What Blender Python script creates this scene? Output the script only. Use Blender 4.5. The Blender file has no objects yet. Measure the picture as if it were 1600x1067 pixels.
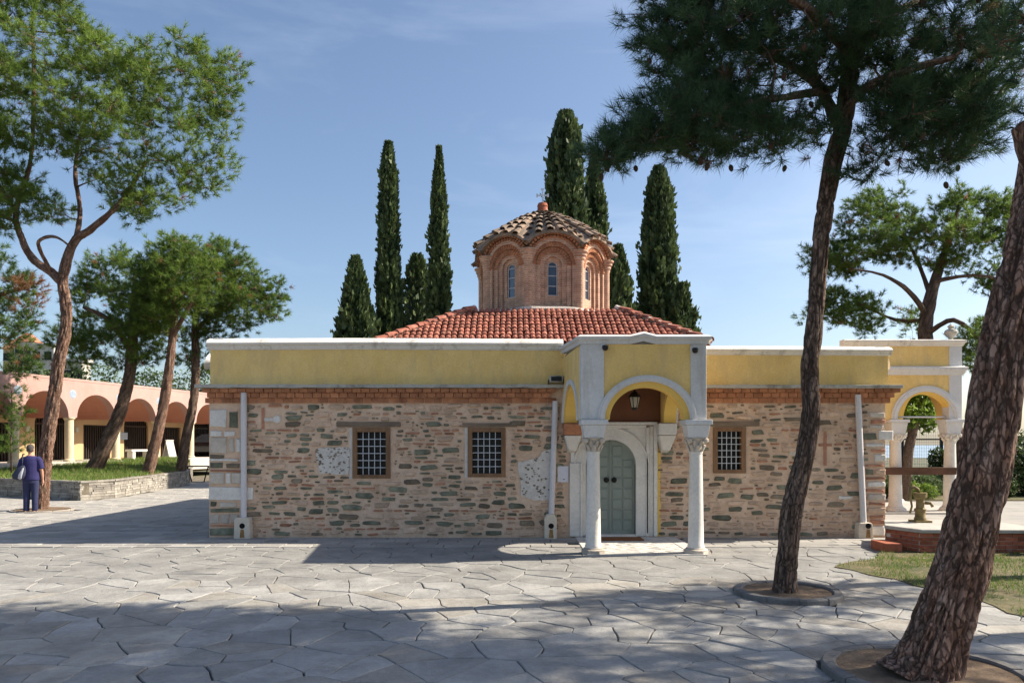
import bpy, bmesh, math, random
import numpy as np
from mathutils import Vector, Matrix, noise
R = math.radians
sc = bpy.context.scene
col = sc.collection
rnd = random.Random(11)

# ---------------------------------------------------------------- camera, sky, sun, exposure
FPX, HZ, EYE = 1150.0, 692.0, 1.8            # focal length in photo pixels, horizon row, eye height
cd = bpy.data.cameras.new('camera')
cam = bpy.data.objects.new('camera', cd); col.objects.link(cam)
cam.location = (0, 0, EYE); cam.rotation_euler = (R(90), 0, 0)
cd.sensor_width = 36; cd.lens = FPX / 1600 * 36; cd.shift_y = (HZ - 533.5) / 1600
cd.clip_start = 0.05; cd.clip_end = 20000
sc.camera = cam
TO_SUN = Vector((1.2, .22, 1.0)).normalized()
sun_el = math.asin(TO_SUN.z); sun_az = math.atan2(TO_SUN.x, TO_SUN.y)   # clockwise from +Y
w = bpy.data.worlds.new('World'); sc.world = w; w.use_nodes = True
wn, wl = w.node_tree.nodes, w.node_tree.links
wn.clear()
wo = wn.new('ShaderNodeOutputWorld'); wb = wn.new('ShaderNodeBackground')
sky = wn.new('ShaderNodeTexSky'); sky.sky_type = 'NISHITA'; sky.sun_disc = False
sky.sun_elevation = sun_el; sky.sun_rotation = sun_az
sky.altitude = 120; sky.air_density = 1.0; sky.dust_density = 1.8; sky.ozone_density = 2.0
# thin high cirrus, the same all round the sky
tc = wn.new('ShaderNodeTexCoord'); mp = wn.new('ShaderNodeMapping'); mp.inputs['Scale'].default_value = (1.2, 1.2, 5.5)
mp.inputs['Rotation'].default_value = (0, R(8), 0)
nz = wn.new('ShaderNodeTexNoise'); nz.inputs['Scale'].default_value = 2.2; nz.inputs['Detail'].default_value = 7
nz.inputs['Roughness'].default_value = .58; nz.inputs['Distortion'].default_value = .5
cr = wn.new('ShaderNodeMapRange'); cr.inputs['From Min'].default_value = .47; cr.inputs['From Max'].default_value = .80
cr.inputs['To Max'].default_value = .13
mx = wn.new('ShaderNodeMix'); mx.data_type = 'RGBA'; mx.inputs['B'].default_value = (8.2, 8.6, 9.3, 1)
wl.new(tc.outputs['Generated'], mp.inputs['Vector']); wl.new(mp.outputs[0], nz.inputs['Vector'])
wl.new(nz.outputs['Fac'], cr.inputs['Value']); wl.new(cr.outputs[0], mx.inputs['Factor'])
wl.new(sky.outputs[0], mx.inputs['A']); wl.new(mx.outputs['Result'], wb.inputs['Color'])
wb.inputs['Strength'].default_value = .085
wl.new(wb.outputs[0], wo.inputs['Surface'])
sd = bpy.data.lights.new('sun', 'SUN'); sd.energy = 5.0; sd.angle = R(.53); sd.color = (1, .89, .73)
so = bpy.data.objects.new('sun', sd); col.objects.link(so)
so.rotation_euler = TO_SUN.to_track_quat('Z', 'Y').to_euler(); so.location = (20, 5, 30)
sc.view_settings.view_transform = 'Standard'; sc.view_settings.look = 'None'
sc.view_settings.gamma = 1; sc.view_settings.use_curve_mapping = False
sc.view_settings.exposure = 1.08
sc.cycles.use_denoising = True
sc.cycles.max_bounces = 6; sc.cycles.diffuse_bounces = 4; sc.cycles.transparent_max_bounces = 8

# ---------------------------------------------------------------- helpers
def W(px, py, Y):                            # photo pixel at distance Y -> point in the place
    return Vector(((px - 800) / FPX * Y, Y, EYE + (HZ - py) / FPX * Y))
def tag(o, label=None, cat=None, group=None, kind=None):
    if label: o['label'] = label
    if cat: o['category'] = cat
    if group: o['group'] = group
    if kind: o['kind'] = kind
    return o
def empty(name, loc=(0, 0, 0), rz=0, parent=None):
    o = bpy.data.objects.new(name, None); col.objects.link(o)
    o.location = loc; o.rotation_euler = (0, 0, rz); o.empty_display_size = .2
    o.parent = parent
    return o
def adopt(o, p):                             # parent while keeping the world place
    o.parent = p; o.matrix_parent_inverse = Matrix.Translation(p.location).inverted() if p.rotation_euler.z == 0 else (Matrix.Translation(p.location) @ p.rotation_euler.to_matrix().to_4x4()).inverted()
    return o
def link(name, me, parent=None):
    o = bpy.data.objects.new(name, me); col.objects.link(o)
    if parent is not None: adopt(o, parent)
    return o
def copy_tree(o, parent=None):
    c = o.copy(); col.objects.link(c); c.parent = parent
    for ch in o.children: copy_tree(ch, c)
    return c

class MB:
    def __init__(s, M=None): s.v = []; s.f = []; s.l = []; s.M = M or Matrix.Identity(4)
    def add(s, vs, fs):
        n = len(s.v)
        for p in vs:
            p = Vector(p); s.l.append(p); s.v.append(s.M @ p)
        s.f += [tuple(i + n for i in f) for f in fs]
        return s
    def box(s, x0, x1, y0, y1, z0, z1):
        return s.add([(x, y, z) for x in (x0, x1) for y in (y0, y1) for z in (z0, z1)],
                     [(0, 1, 3, 2), (4, 6, 7, 5), (0, 4, 5, 1), (2, 3, 7, 6), (0, 2, 6, 4), (1, 5, 7, 3)])
    def hexa(s, p):                           # 8 points: bottom ring 4, top ring 4
        return s.add(p, [(0, 3, 2, 1), (4, 5, 6, 7), (0, 1, 5, 4), (1, 2, 6, 5), (2, 3, 7, 6), (3, 0, 4, 7)])
    def ext(s, poly, y0, y1):                 # polygon in x,z pushed along y
        n = len(poly)
        return s.add([(x, y0, z) for x, z in poly] + [(x, y1, z) for x, z in poly],
                     [tuple(range(n)), tuple(range(2 * n - 1, n - 1, -1))] + [(i, (i + 1) % n, n + (i + 1) % n, n + i) for i in range(n)])
    def slab(s, poly, z0, z1):                # polygon in x,y pushed along z
        n = len(poly)
        return s.add([(x, y, z0) for x, y in poly] + [(x, y, z1) for x, y in poly],
                     [tuple(range(n - 1, -1, -1)), tuple(range(n, 2 * n))] + [(i, (i + 1) % n, n + (i + 1) % n, n + i) for i in range(n)])
    def lathe(s, prof, c=(0, 0, 0), n=20, sq=None):
        vs = []; fs = []
        for r, z in prof:
            for k in range(n):
                a = 2 * math.pi * k / n
                vs.append((c[0] + r * math.cos(a), c[1] + r * math.sin(a), c[2] + z))
        for i in range(len(prof) - 1):
            for k in range(n):
                fs.append((i * n + k, i * n + (k + 1) % n, (i + 1) * n + (k + 1) % n, (i + 1) * n + k))
        fs.append(tuple(range(n - 1, -1, -1))); fs.append(tuple((len(prof) - 1) * n + k for k in range(n)))
        return s.add(vs, fs)
    def tube(s, pts, rad, n=8, wob=0):
        pts = [Vector(p) for p in pts]; vs = []; fs = []
        t = (pts[1] - pts[0]).normalized()
        u = t.orthogonal().normalized()
        for i, p in enumerate(pts):
            t = (pts[min(i + 1, len(pts) - 1)] - pts[max(i - 1, 0)]).normalized()
            u = (u - t * u.dot(t)).normalized(); v = t.cross(u)
            r = rad[i] if hasattr(rad, '__len__') else rad
            for k in range(n):
                a = 2 * math.pi * k / n
                d = u * math.cos(a) + v * math.sin(a)
                q = p + d * r
                if wob: q += d * r * wob * noise.noise(q * 3.0)
                vs.append(q)
        for i in range(len(pts) - 1):
            for k in range(n):
                fs.append((i * n + k, i * n + (k + 1) % n, (i + 1) * n + (k + 1) % n, (i + 1) * n + k))
        fs.append(tuple(range(n - 1, -1, -1))); fs.append(tuple((len(pts) - 1) * n + k for k in range(n)))
        return s.add(vs, fs)
    def band(s, cx, zs, r0, r1, y0, y1, n=22, ez=1.0, foot=None, a0=0, a1=180):   # arch ring, with legs down to foot
        prof = []
        for i in range(n + 1):
            a = R(a1 - (a1 - a0) * i / n)
            prof.append(((cx + r1 * math.cos(a), zs + ez * r1 * math.sin(a)), (cx + r0 * math.cos(a), zs + ez * r0 * math.sin(a))))
        if foot is not None:
            prof = [((cx - r1, foot), (cx - r0, foot))] + prof + [((cx + r1, foot), (cx + r0, foot))]
        vs = []; fs = []
        for (o, i_) in prof:
            vs += [(o[0], y0, o[1]), (i_[0], y0, i_[1]), (i_[0], y1, i_[1]), (o[0], y1, o[1])]
        m = len(prof)
        for k in range(m - 1):
            a, b = 4 * k, 4 * k + 4
            for j in range(4): fs.append((a + j, a + (j + 1) % 4, b + (j + 1) % 4, b + j))
        fs += [(0, 3, 2, 1), (4 * m - 4, 4 * m - 3, 4 * m - 2, 4 * m - 1)]
        return s.add(vs, fs)
    def archwall(s, x0, x1, zs, zt, cx, r, y0, y1, n=24, ez=1.0):     # wall x0..x1 above zs with an arched opening
        xs = [(cx - r, zs)] + [(cx - r * math.cos(math.pi * i / n), zs + ez * r * math.sin(math.pi * i / n)) for i in range(1, n)] + [(cx + r, zs)]
        vs = []; fs = []
        if x0 < cx - r - 1e-4: xs = [(x0, zs)] + xs
        if x1 > cx + r + 1e-4: xs = xs + [(x1, zs)]
        for x, z in xs: vs += [(x, y0, z), (x, y0, zt), (x, y1, zt), (x, y1, z)]
        m = len(xs)
        for k in range(m - 1):
            a, b = 4 * k, 4 * k + 4
            for j in range(4): fs.append((a + j, a + (j + 1) % 4, b + (j + 1) % 4, b + j))
        fs += [(0, 3, 2, 1), (4 * m - 4, 4 * m - 3, 4 * m - 2, 4 * m - 1)]
        return s.add(vs, fs)
    def mesh(s, name, mat, smooth=False, uv=True, fix=True):
        me = bpy.data.meshes.new(name)
        me.from_pydata([tuple(p) for p in s.v], [], s.f)
        if uv:
            ul = me.uv_layers.new(name='UVMap')
            li = np.empty(len(me.loops), np.int32); me.loops.foreach_get('vertex_index', li)
            loc = np.array([(p.x + p.y, p.z) for p in s.l], np.float32)
            ul.data.foreach_set('uv', loc[li].ravel())
        if fix:
            bm = bmesh.new(); bm.from_mesh(me); bmesh.ops.recalc_face_normals(bm, faces=bm.faces); bm.to_mesh(me); bm.free()
        if smooth: me.polygons.foreach_set('use_smooth', np.ones(len(me.polygons), bool))
        me.materials.append(MT[mat] if isinstance(mat, str) else mat)
        me.update()
        return me
    def build(s, name, mat, parent=None, smooth=False, bevel=0, auto=False):
        o = link(name, s.mesh(name, mat, smooth or auto), parent)
        if auto:
            o.data.set_sharp_from_angle(angle=R(38))
        if bevel:
            b = o.modifiers.new('edge', 'BEVEL'); b.width = bevel; b.segments = 2; b.limit_method = 'ANGLE'; b.angle_limit = R(40)
        return o

# ---------------------------------------------------------------- materials
MT = {}
def mat(name, base, rough=.85, var=.18, scale=3.0, bump=.25, bscale=35, alt=None, spec=.25, rand=0, stain=None, metal=0, stretch=None, sst=None):
    m = bpy.data.materials.new(name); m.use_nodes = True
    N, L = m.node_tree.nodes, m.node_tree.links
    b = N['Principled BSDF']; b.inputs['Roughness'].default_value = rough
    b.inputs['Specular IOR Level'].default_value = spec; b.inputs['Metallic'].default_value = metal
    g = N.new('ShaderNodeNewGeometry')
    pos = g.outputs['Position']
    if stretch:
        ms = N.new('ShaderNodeMapping'); ms.inputs['Scale'].default_value = stretch; L.new(pos, ms.inputs['Vector']); pos = ms.outputs[0]
    n1 = N.new('ShaderNodeTexNoise'); n1.inputs['Scale'].default_value = scale; n1.inputs['Detail'].default_value = 6; n1.inputs['Roughness'].default_value = .65
    L.new(pos, n1.inputs['Vector'])
    mr = N.new('ShaderNodeMapRange'); mr.inputs['From Min'].default_value = .3; mr.inputs['From Max'].default_value = .7
    L.new(n1.outputs['Fac'], mr.inputs['Value'])
    mix = N.new('ShaderNodeMix'); mix.data_type = 'RGBA'
    lo = tuple(c * (1 - var) for c in base); hi = alt or tuple(min(1, c * (1 + var)) for c in base)
    mix.inputs['A'].default_value = (*lo, 1); mix.inputs['B'].default_value = (*hi, 1)
    L.new(mr.outputs[0], mix.inputs['Factor']); out = mix.outputs['Result']
    n2 = N.new('ShaderNodeTexNoise'); n2.inputs['Scale'].default_value = bscale; n2.inputs['Detail'].default_value = 5; n2.inputs['Roughness'].default_value = .7
    L.new(pos, n2.inputs['Vector'])
    if rand:
        oi = N.new('ShaderNodeObjectInfo'); h = N.new('ShaderNodeHueSaturation')
        r2 = N.new('ShaderNodeMapRange'); r2.inputs['To Min'].default_value = 1 - rand; r2.inputs['To Max'].default_value = 1 + rand
        L.new(oi.outputs['Random'], r2.inputs['Value']); L.new(r2.outputs[0], h.inputs['Value']); L.new(out, h.inputs['Color']); out = h.outputs[0]
    fm = N.new('ShaderNodeMix'); fm.data_type = 'RGBA'; fm.blend_type = 'MULTIPLY'; fm.inputs['Factor'].default_value = .42
    rr = N.new('ShaderNodeMapRange'); rr.inputs['From Min'].default_value = .3; rr.inputs['From Max'].default_value = .7; rr.inputs['To Min'].default_value = .72; rr.inputs['To Max'].default_value = 1.15
    cc = N.new('ShaderNodeCombineColor'); L.new(n2.outputs['Fac'], rr.inputs['Value'])
    for i in range(3): L.new(rr.outputs[0], cc.inputs[i])
    L.new(out, fm.inputs['A']); L.new(cc.outputs[0], fm.inputs['B']); out = fm.outputs['Result']
    if stain:                                 # weathering with a shape of its own: (colour, noise scale, threshold, amount)
        n3 = N.new('ShaderNodeTexNoise'); n3.inputs['Scale'].default_value = stain[1]; n3.inputs['Detail'].default_value = 8; n3.inputs['Roughness'].default_value = .7
        sp_ = g.outputs['Position']
        if sst:
            m3 = N.new('ShaderNodeMapping'); m3.inputs['Scale'].default_value = sst; L.new(sp_, m3.inputs['Vector']); sp_ = m3.outputs[0]
        L.new(sp_, n3.inputs['Vector'])
        r3 = N.new('ShaderNodeMapRange'); r3.inputs['From Min'].default_value = stain[2]; r3.inputs['From Max'].default_value = stain[2] + .15; r3.inputs['To Max'].default_value = stain[3]
        L.new(n3.outputs['Fac'], r3.inputs['Value'])
        sm = N.new('ShaderNodeMix'); sm.data_type = 'RGBA'; sm.inputs['B'].default_value = (*stain[0], 1)
        L.new(r3.outputs[0], sm.inputs['Factor']); L.new(out, sm.inputs['A']); out = sm.outputs['Result']
    L.new(out, b.inputs['Base Color'])
    if bump:
        bp = N.new('ShaderNodeBump'); bp.inputs['Strength'].default_value = bump; bp.inputs['Distance'].default_value = .02
        L.new(n2.outputs['Fac'], bp.inputs['Height']); L.new(bp.outputs[0], b.inputs['Normal'])
    MT[name] = m
    return m
def foliage(name, dark, light, trans=.35, brown=None):
    m = bpy.data.materials.new(name); m.use_nodes = True
    N, L = m.node_tree.nodes, m.node_tree.links
    N.remove(N['Principled BSDF'])
    at = N.new('ShaderNodeAttribute'); at.attribute_name = 'tint'
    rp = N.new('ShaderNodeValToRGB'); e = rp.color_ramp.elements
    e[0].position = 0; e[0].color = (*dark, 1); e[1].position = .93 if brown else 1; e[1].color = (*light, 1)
    if brown:
        x = rp.color_ramp.elements.new(.965); x.color = (*brown, 1)
    L.new(at.outputs['Fac'], rp.inputs['Fac'])
    d = N.new('ShaderNodeBsdfPrincipled'); d.inputs['Roughness'].default_value = .55; d.inputs['Specular IOR Level'].default_value = .3
    t = N.new('ShaderNodeBsdfTranslucent'); mxs = N.new('ShaderNodeMixShader'); mxs.inputs[0].default_value = trans
    L.new(rp.outputs[0], d.inputs['Base Color']); L.new(rp.outputs[0], t.inputs['Color'])
    L.new(d.outputs[0], mxs.inputs[1]); L.new(t.outputs[0], mxs.inputs[2]); L.new(mxs.outputs[0], N['Material Output'].inputs['Surface'])
    MT[name] = m
def brickmat(name, c1, c2, mortar, bw=.21, rh=.055, ms=.010):
    m = bpy.data.materials.new(name); m.use_nodes = True
    N, L = m.node_tree.nodes, m.node_tree.links; b = N['Principled BSDF']; b.inputs['Roughness'].default_value = .9
    uv = N.new('ShaderNodeUVMap'); uv.uv_map = 'UVMap'
    bt = N.new('ShaderNodeTexBrick'); bt.inputs['Scale'].default_value = 1; bt.inputs['Brick Width'].default_value = bw; bt.inputs['Row Height'].default_value = rh
    bt.inputs['Mortar Size'].default_value = ms; bt.inputs['Mortar Smooth'].default_value = .3; bt.inputs['Bias'].default_value = 0
    bt.inputs['Color1'].default_value = (*c1, 1); bt.inputs['Color2'].default_value = (*c2, 1); bt.inputs['Mortar'].default_value = (*mortar, 1)
    g = N.new('ShaderNodeNewGeometry'); n = N.new('ShaderNodeTexNoise'); n.inputs['Scale'].default_value = 6; n.inputs['Detail'].default_value = 7
    L.new(g.outputs['Position'], n.inputs['Vector'])
    wv = N.new('ShaderNodeMix'); wv.data_type = 'VECTOR'; wv.inputs['Factor'].default_value = .012
    L.new(uv.outputs[0], wv.inputs['A']); L.new(n.outputs['Color'], wv.inputs['B']); L.new(wv.outputs['Result'], bt.inputs['Vector'])
    mu = N.new('ShaderNodeMix'); mu.data_type = 'RGBA'; mu.blend_type = 'MULTIPLY'; mu.inputs['Factor'].default_value = .7
    rr = N.new('ShaderNodeMapRange'); rr.inputs['From Min'].default_value = .3; rr.inputs['From Max'].default_value = .7; rr.inputs['To Min'].default_value = .6; rr.inputs['To Max'].default_value = 1.2
    cc = N.new('ShaderNodeCombineColor'); L.new(n.outputs['Fac'], rr.inputs['Value'])
    for i in range(3): L.new(rr.outputs[0], cc.inputs[i])
    L.new(bt.outputs['Color'], mu.inputs['A']); L.new(cc.outputs[0], mu.inputs['B']); L.new(mu.outputs['Result'], b.inputs['Base Color'])
    bp = N.new('ShaderNodeBump'); bp.inputs['Strength'].default_value = .5; bp.inputs['Distance'].default_value = .01; bp.invert = True
    L.new(bt.outputs['Fac'], bp.inputs['Height']); L.new(bp.outputs[0], b.inputs['Normal'])
    MT[name] = m
mat('mortar', (.74, .50, .345), var=.24, scale=2.2, bump=1.0, bscale=17, alt=(.80, .60, .445), stain=((.22, .19, .16), 1.3, .6, .5))
mat('schist', (.15, .16, .115), var=.45, scale=5, bump=.8, bscale=30, alt=(.28, .28, .20), rand=.3)
mat('schist_brown', (.19, .145, .10), var=.35, scale=4, bump=.7, bscale=30, alt=(.28, .23, .17), rand=.3)
mat('rubble', (.58, .415, .30), var=.25, scale=5, bump=.7, bscale=30, rand=.18)
mat('brick_frag', (.40, .17, .10), var=.3, scale=5, bump=.6, bscale=40, alt=(.50, .26, .17), rand=.25)
mat('ashlar', (.52, .46, .39), var=.18, scale=4, bump=.6, bscale=22, rand=.15, stain=((.2, .18, .15), 5, .58, .6))
mat('white_stone', (.68, .65, .60), var=.12, scale=3, bump=.4, bscale=24, rand=.06, stain=((.33, .29, .24), 4, .6, .5))
mat('plaster_white', (.64, .60, .55), var=.12, scale=6, bump=.8, bscale=18, stain=((.12, .11, .09), 17, .58, .9))
mat('marble', (.66, .63, .58), rough=.5, var=.10, scale=2.5, bump=.12, bscale=20, spec=.4, stain=((.38, .33, .27), 2.5, .58, .45))
mat('yellow_stucco', (.82, .56, .19), var=.10, scale=1.6, bump=.25, bscale=30, alt=(.86, .63, .26), stain=((.54, .40, .21), 2.4, .48, .42), sst=(1.3, 1.3, .4))
mat('ochre_arch', (.78, .53, .14), var=.06, scale=1.5, bump=.1, bscale=60)
mat('white_stucco', (.62, .62, .62), var=.08, scale=1.5, bump=.2, bscale=30, stain=((.40, .38, .34), 2.2, .54, .55), sst=(2.5, 2.5, .4))
mat('cap_stucco', (.72, .69, .64), var=.08, scale=2, bump=.3, bscale=30, stain=((.30, .28, .25), 2.5, .52, .65), sst=(1.6, 1.6, .8))
mat('ledge', (.45, .43, .38), var=.2, scale=3, bump=.6, bscale=25, stain=((.12, .115, .10), 3.0, .5, .75))
mat('maroon', (.16, .07, .04), var=.15, scale=2, bump=.15, bscale=40)
mat('vault_brown', (.24, .13, .075), var=.3, scale=4, bump=.5, bscale=20)
mat('cornice_brick', (.40, .165, .085), var=.25, scale=5, bump=.6, bscale=35, alt=(.55, .25, .13), rand=.2, stain=((.6, .55, .48), 3.2, .66, .7))
mat('door_paint', (.235, .275, .245), rough=.55, var=.08, scale=3, bump=.08, bscale=50, alt=(.27, .31, .27))
mat('iron', (.03, .03, .03), rough=.5, metal=.6, var=.2, bump=.1)
mat('white_bar', (.62, .64, .66), rough=.5, var=.05, bump=0)
mat('wood_frame', (.23, .13, .07), rough=.7, var=.3, scale=6, bump=.3, bscale=50, stretch=(1, 1, .25))
mat('old_timber', (.20, .15, .11), rough=.85, var=.35, scale=6, bump=.5, bscale=40, stretch=(.3, 1, 1))
mat('dark_timber', (.10, .05, .03), rough=.7, var=.3, scale=5, bump=.3, bscale=40, stretch=(.3, 1, 1))
mat('pipe', (.62, .60, .61), rough=.5, var=.05, scale=2, bump=.03, stain=((.42, .38, .34), 3, .62, .4))
mat('pipe_box', (.63, .56, .46), var=.1, scale=3, bump=.3, bscale=30, stain=((.38, .31, .22), 3, .56, .5))
mat('rust', (.30, .14, .04), var=.4, scale=8, bump=.2, alt=(.45, .28, .12))
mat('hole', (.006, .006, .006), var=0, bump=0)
mat('interior', (.05, .045, .04), var=.1, bump=0)
mat('tile', (.30, .085, .055), rough=.8, var=.35, scale=6, bump=.4, bscale=40, alt=(.42, .165, .115), rand=.34, stain=((.09, .07, .055), 5, .54, .7))
mat('tile_old', (.225, .195, .16), rough=.9, var=.3, scale=3, bump=.7, bscale=30, alt=(.36, .25, .18), rand=.2, stain=((.09, .09, .075), 4, .5, .75))
mat('mortar_white', (.62, .56, .50), var=.15, scale=5, bump=.8, bscale=18)
mat('metal_cross', (.66, .66, .68), rough=.35, metal=.5, var=.05, bump=0)
mat('lead', (.25, .26, .27), rough=.6, var=.15, bump=.2)
mat('flag', (.275, .275, .27), rough=.75, var=.28, scale=1.7, bump=.7, bscale=14, alt=(.35, .345, .33), rand=.15, stain=((.16, .15, .135), 3.0, .54, .6))
mat('slab', (.295, .29, .28), rough=.75, var=.18, scale=1.5, bump=.4, bscale=18, alt=(.37, .355, .33), rand=.18, stain=((.21, .20, .18), 3, .57, .5))
mat('flag_warm', (.295, .278, .25), rough=.75, var=.28, scale=2.1, bump=.7, bscale=14, alt=(.36, .345, .315), rand=.15, stain=((.18, .16, .13), 2.6, .54, .6))
mat('joint', (.135, .115, .09), var=.35, scale=5, bump=.6, bscale=40, alt=(.20, .175, .135))
mat('marble_floor', (.5, .485, .46), rough=.6, var=.12, scale=3, bump=.2, bscale=20, rand=.1)
mat('earth', (.17, .115, .075), var=.35, scale=6, bump=.9, bscale=40, alt=(.25, .18, .12))
mat('lawn_soil', (.075, .105, .03), var=.4, scale=2.2, bump=1, bscale=30, alt=(.19, .15, .085))
mat('ring_stone', (.15, .145, .14), var=.2, scale=4, bump=.6, bscale=30, alt=(.21, .20, .19))
mat('ring_pale', (.30, .27, .24), var=.2, scale=4, bump=.6, bscale=30)
mat('wall_stone', (.27, .25, .225), var=.3, scale=4, bump=.7, bscale=25, alt=(.36, .335, .295), rand=.25)
mat('red_brick', (.36, .115, .065), var=.3, scale=5, bump=.6, bscale=35, rand=.25, stain=((.4, .36, .32), 3.5, .6, .6))
mat('concrete', (.40, .38, .35), var=.15, scale=3, bump=.4, bscale=25, stain=((.2, .19, .17), 3, .6, .5))
mat('pump_paint', (.21, .145, .055), rough=.6, var=.35, scale=9, bump=.4, bscale=40, alt=(.27, .21, .09))
mat('pink_stucco', (.45, .27, .24), var=.08, scale=.8, bump=.15, bscale=30, alt=(.49, .32, .29), stain=((.36, .25, .23), 1.4, .52, .6), sst=(1, 1, .35))
mat('salmon_stucco', (.50, .235, .165), var=.08, scale=.8, bump=.12, bscale=30)
mat('ochre_wall', (.48, .34, .19), var=.1, scale=.8, bump=.15, bscale=30)
mat('cream_col', (.62, .52, .36), var=.12, scale=2, bump=.2, bscale=20)
mat('arcade_floor', (.48, .44, .40), var=.12, scale=1, bump=.2, bscale=20)
mat('gate_brown', (.045, .03, .022), rough=.6, var=.2, bump=.1)
mat('roundel', (.30, .36, .46), rough=.4, var=.3, scale=8, bump=.1)
mat('pale_wall', (.50, .48, .45), var=.08, scale=.5, bump=.1, bscale=4)
mat('grey_wall', (.42, .39, .35), var=.2, scale=.8, bump=.2, bscale=6)
mat('far_roof', (.36, .16, .10), var=.2, scale=1, bump=.2, bscale=6)
mat('glass_dark', (.012, .013, .015), rough=.25, var=0, bump=0, spec=.2)
mat('glass_blue', (.05, .085, .14), rough=.1, var=.2, scale=3, bump=.02, spec=.8)
mat('car_paint', (.02, .022, .028), rough=.25, var=.05, bump=0, spec=.6)
mat('rubber', (.015, .015, .015), var=.1, bump=0)
mat('red_lamp', (.45, .01, .01), rough=.2, var=0, bump=0)
mat('skin', (.50, .27, .19), rough=.55, var=.06, scale=8, bump=.05)
mat('hair', (.035, .03, .028), rough=.7, var=.4, scale=60, bump=.5, bscale=120, alt=(.11, .10, .095))
mat('shirt', (.032, .03, .11), rough=.9, var=.15, scale=10, bump=.3, bscale=60)
mat('trousers', (.03, .035, .085), rough=.9, var=.2, scale=10, bump=.3, bscale=60)
mat('bag_dark', (.035, .04, .075), rough=.7, var=.2, scale=12, bump=.2, bscale=70)
mat('bag_pale', (.42, .43, .48), rough=.7, var=.1, scale=12, bump=.2, bscale=70)
mat('sandal', (.13, .07, .045), rough=.6, var=.2)
mat('paper', (.66, .66, .72), rough=.6, var=.04, bump=0)
mat('black_plastic', (.02, .02, .022), rough=.4, var=.1, bump=0)
mat('lamp_glass', (.5, .48, .4), rough=.2, var=.05, bump=0)
mat('doormat', (.20, .085, .035), rough=1, var=.3, scale=30, bump=.6, bscale=90)
mat('horn_white', (.70, .70, .70), rough=.4, var=.04, bump=0)
mat('mesh_panel', (.40, .45, .50), rough=.4, var=.05, bump=0)
mat('cone', (.06, .038, .025), rough=.9, var=.4, scale=30, bump=.5, bscale=60)
mat('sea', (.25, .33, .42), rough=.3, var=.05, scale=.01, bump=0)
mat('far_land', (.085, .10, .055), var=.4, scale=.06, bump=0, alt=(.17, .16, .10))
brickmat('drum_brick', (.42, .225, .145), (.52, .305, .205), (.56, .44, .345))
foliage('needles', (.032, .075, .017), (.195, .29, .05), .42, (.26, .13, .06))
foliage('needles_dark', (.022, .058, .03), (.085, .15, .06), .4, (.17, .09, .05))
foliage('cypress', (.022, .046, .020), (.12, .165, .06), .2)
foliage('leaf', (.06, .12, .02), (.22, .32, .05), .45)
foliage('shrub', (.035, .065, .022), (.12, .17, .06), .3)
foliage('grass', (.06, .125, .02), (.18, .28, .05), .35, (.28, .23, .10))
def barkmat(name, plate, plate2, crack):
    m = bpy.data.materials.new(name); m.use_nodes = True
    N, L = m.node_tree.nodes, m.node_tree.links; b = N['Principled BSDF']; b.inputs['Roughness'].default_value = .9; b.inputs['Specular IOR Level'].default_value = .2
    g = N.new('ShaderNodeNewGeometry'); mpn = N.new('ShaderNodeMapping'); mpn.inputs['Scale'].default_value = (1, 1, .35)
    L.new(g.outputs['Position'], mpn.inputs['Vector'])
    n = N.new('ShaderNodeTexNoise'); n.inputs['Scale'].default_value = 9; n.inputs['Detail'].default_value = 8; n.inputs['Roughness'].default_value = .7
    L.new(mpn.outputs[0], n.inputs['Vector'])
    v = N.new('ShaderNodeTexVoronoi'); v.feature = 'DISTANCE_TO_EDGE'; v.inputs['Scale'].default_value = 26
    wm = N.new('ShaderNodeMix'); wm.data_type = 'VECTOR'; wm.inputs['Factor'].default_value = .12
    L.new(mpn.outputs[0], wm.inputs['A']); L.new(n.outputs['Color'], wm.inputs['B']); L.new(wm.outputs['Result'], v.inputs['Vector'])
    r = N.new('ShaderNodeMapRange'); r.inputs['From Max'].default_value = .14; r.inputs['To Min'].default_value = .45; L.new(v.outputs['Distance'], r.inputs['Value'])
    at = N.new('ShaderNodeAttribute'); at.attribute_name = 'plate'
    mu = N.new('ShaderNodeMath'); mu.operation = 'MULTIPLY'; L.new(r.outputs[0], mu.inputs[0]); L.new(at.outputs['Fac'], mu.inputs[1])
    a = N.new('ShaderNodeMix'); a.data_type = 'RGBA'; a.inputs['A'].default_value = (*plate, 1); a.inputs['B'].default_value = (*plate2, 1)
    nr = N.new('ShaderNodeMapRange'); nr.inputs['From Min'].default_value = .35; nr.inputs['From Max'].default_value = .65
    L.new(n.outputs['Fac'], nr.inputs['Value']); L.new(nr.outputs[0], a.inputs['Factor'])
    c = N.new('ShaderNodeMix'); c.data_type = 'RGBA'; c.inputs['A'].default_value = (*crack, 1)
    L.new(mu.outputs[0], c.inputs['Factor']); L.new(a.outputs['Result'], c.inputs['B']); L.new(c.outputs['Result'], b.inputs['Base Color'])
    bp = N.new('ShaderNodeBump'); bp.inputs['Strength'].default_value = .9; bp.inputs['Distance'].default_value = .03
    ad = N.new('ShaderNodeMath'); ad.operation = 'MULTIPLY_ADD'; ad.inputs[1].default_value = .4; L.new(n.outputs['Fac'], ad.inputs[0]); L.new(r.outputs[0], ad.inputs[2])
    L.new(ad.outputs[0], bp.inputs['Height']); L.new(bp.outputs[0], b.inputs['Normal'])
    MT[name] = m
barkmat('bark', (.16, .10, .07), (.28, .20, .155), (.05, .035, .027))
barkmat('bark_red', (.25, .125, .08), (.36, .25, .195), (.07, .042, .03))

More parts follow.
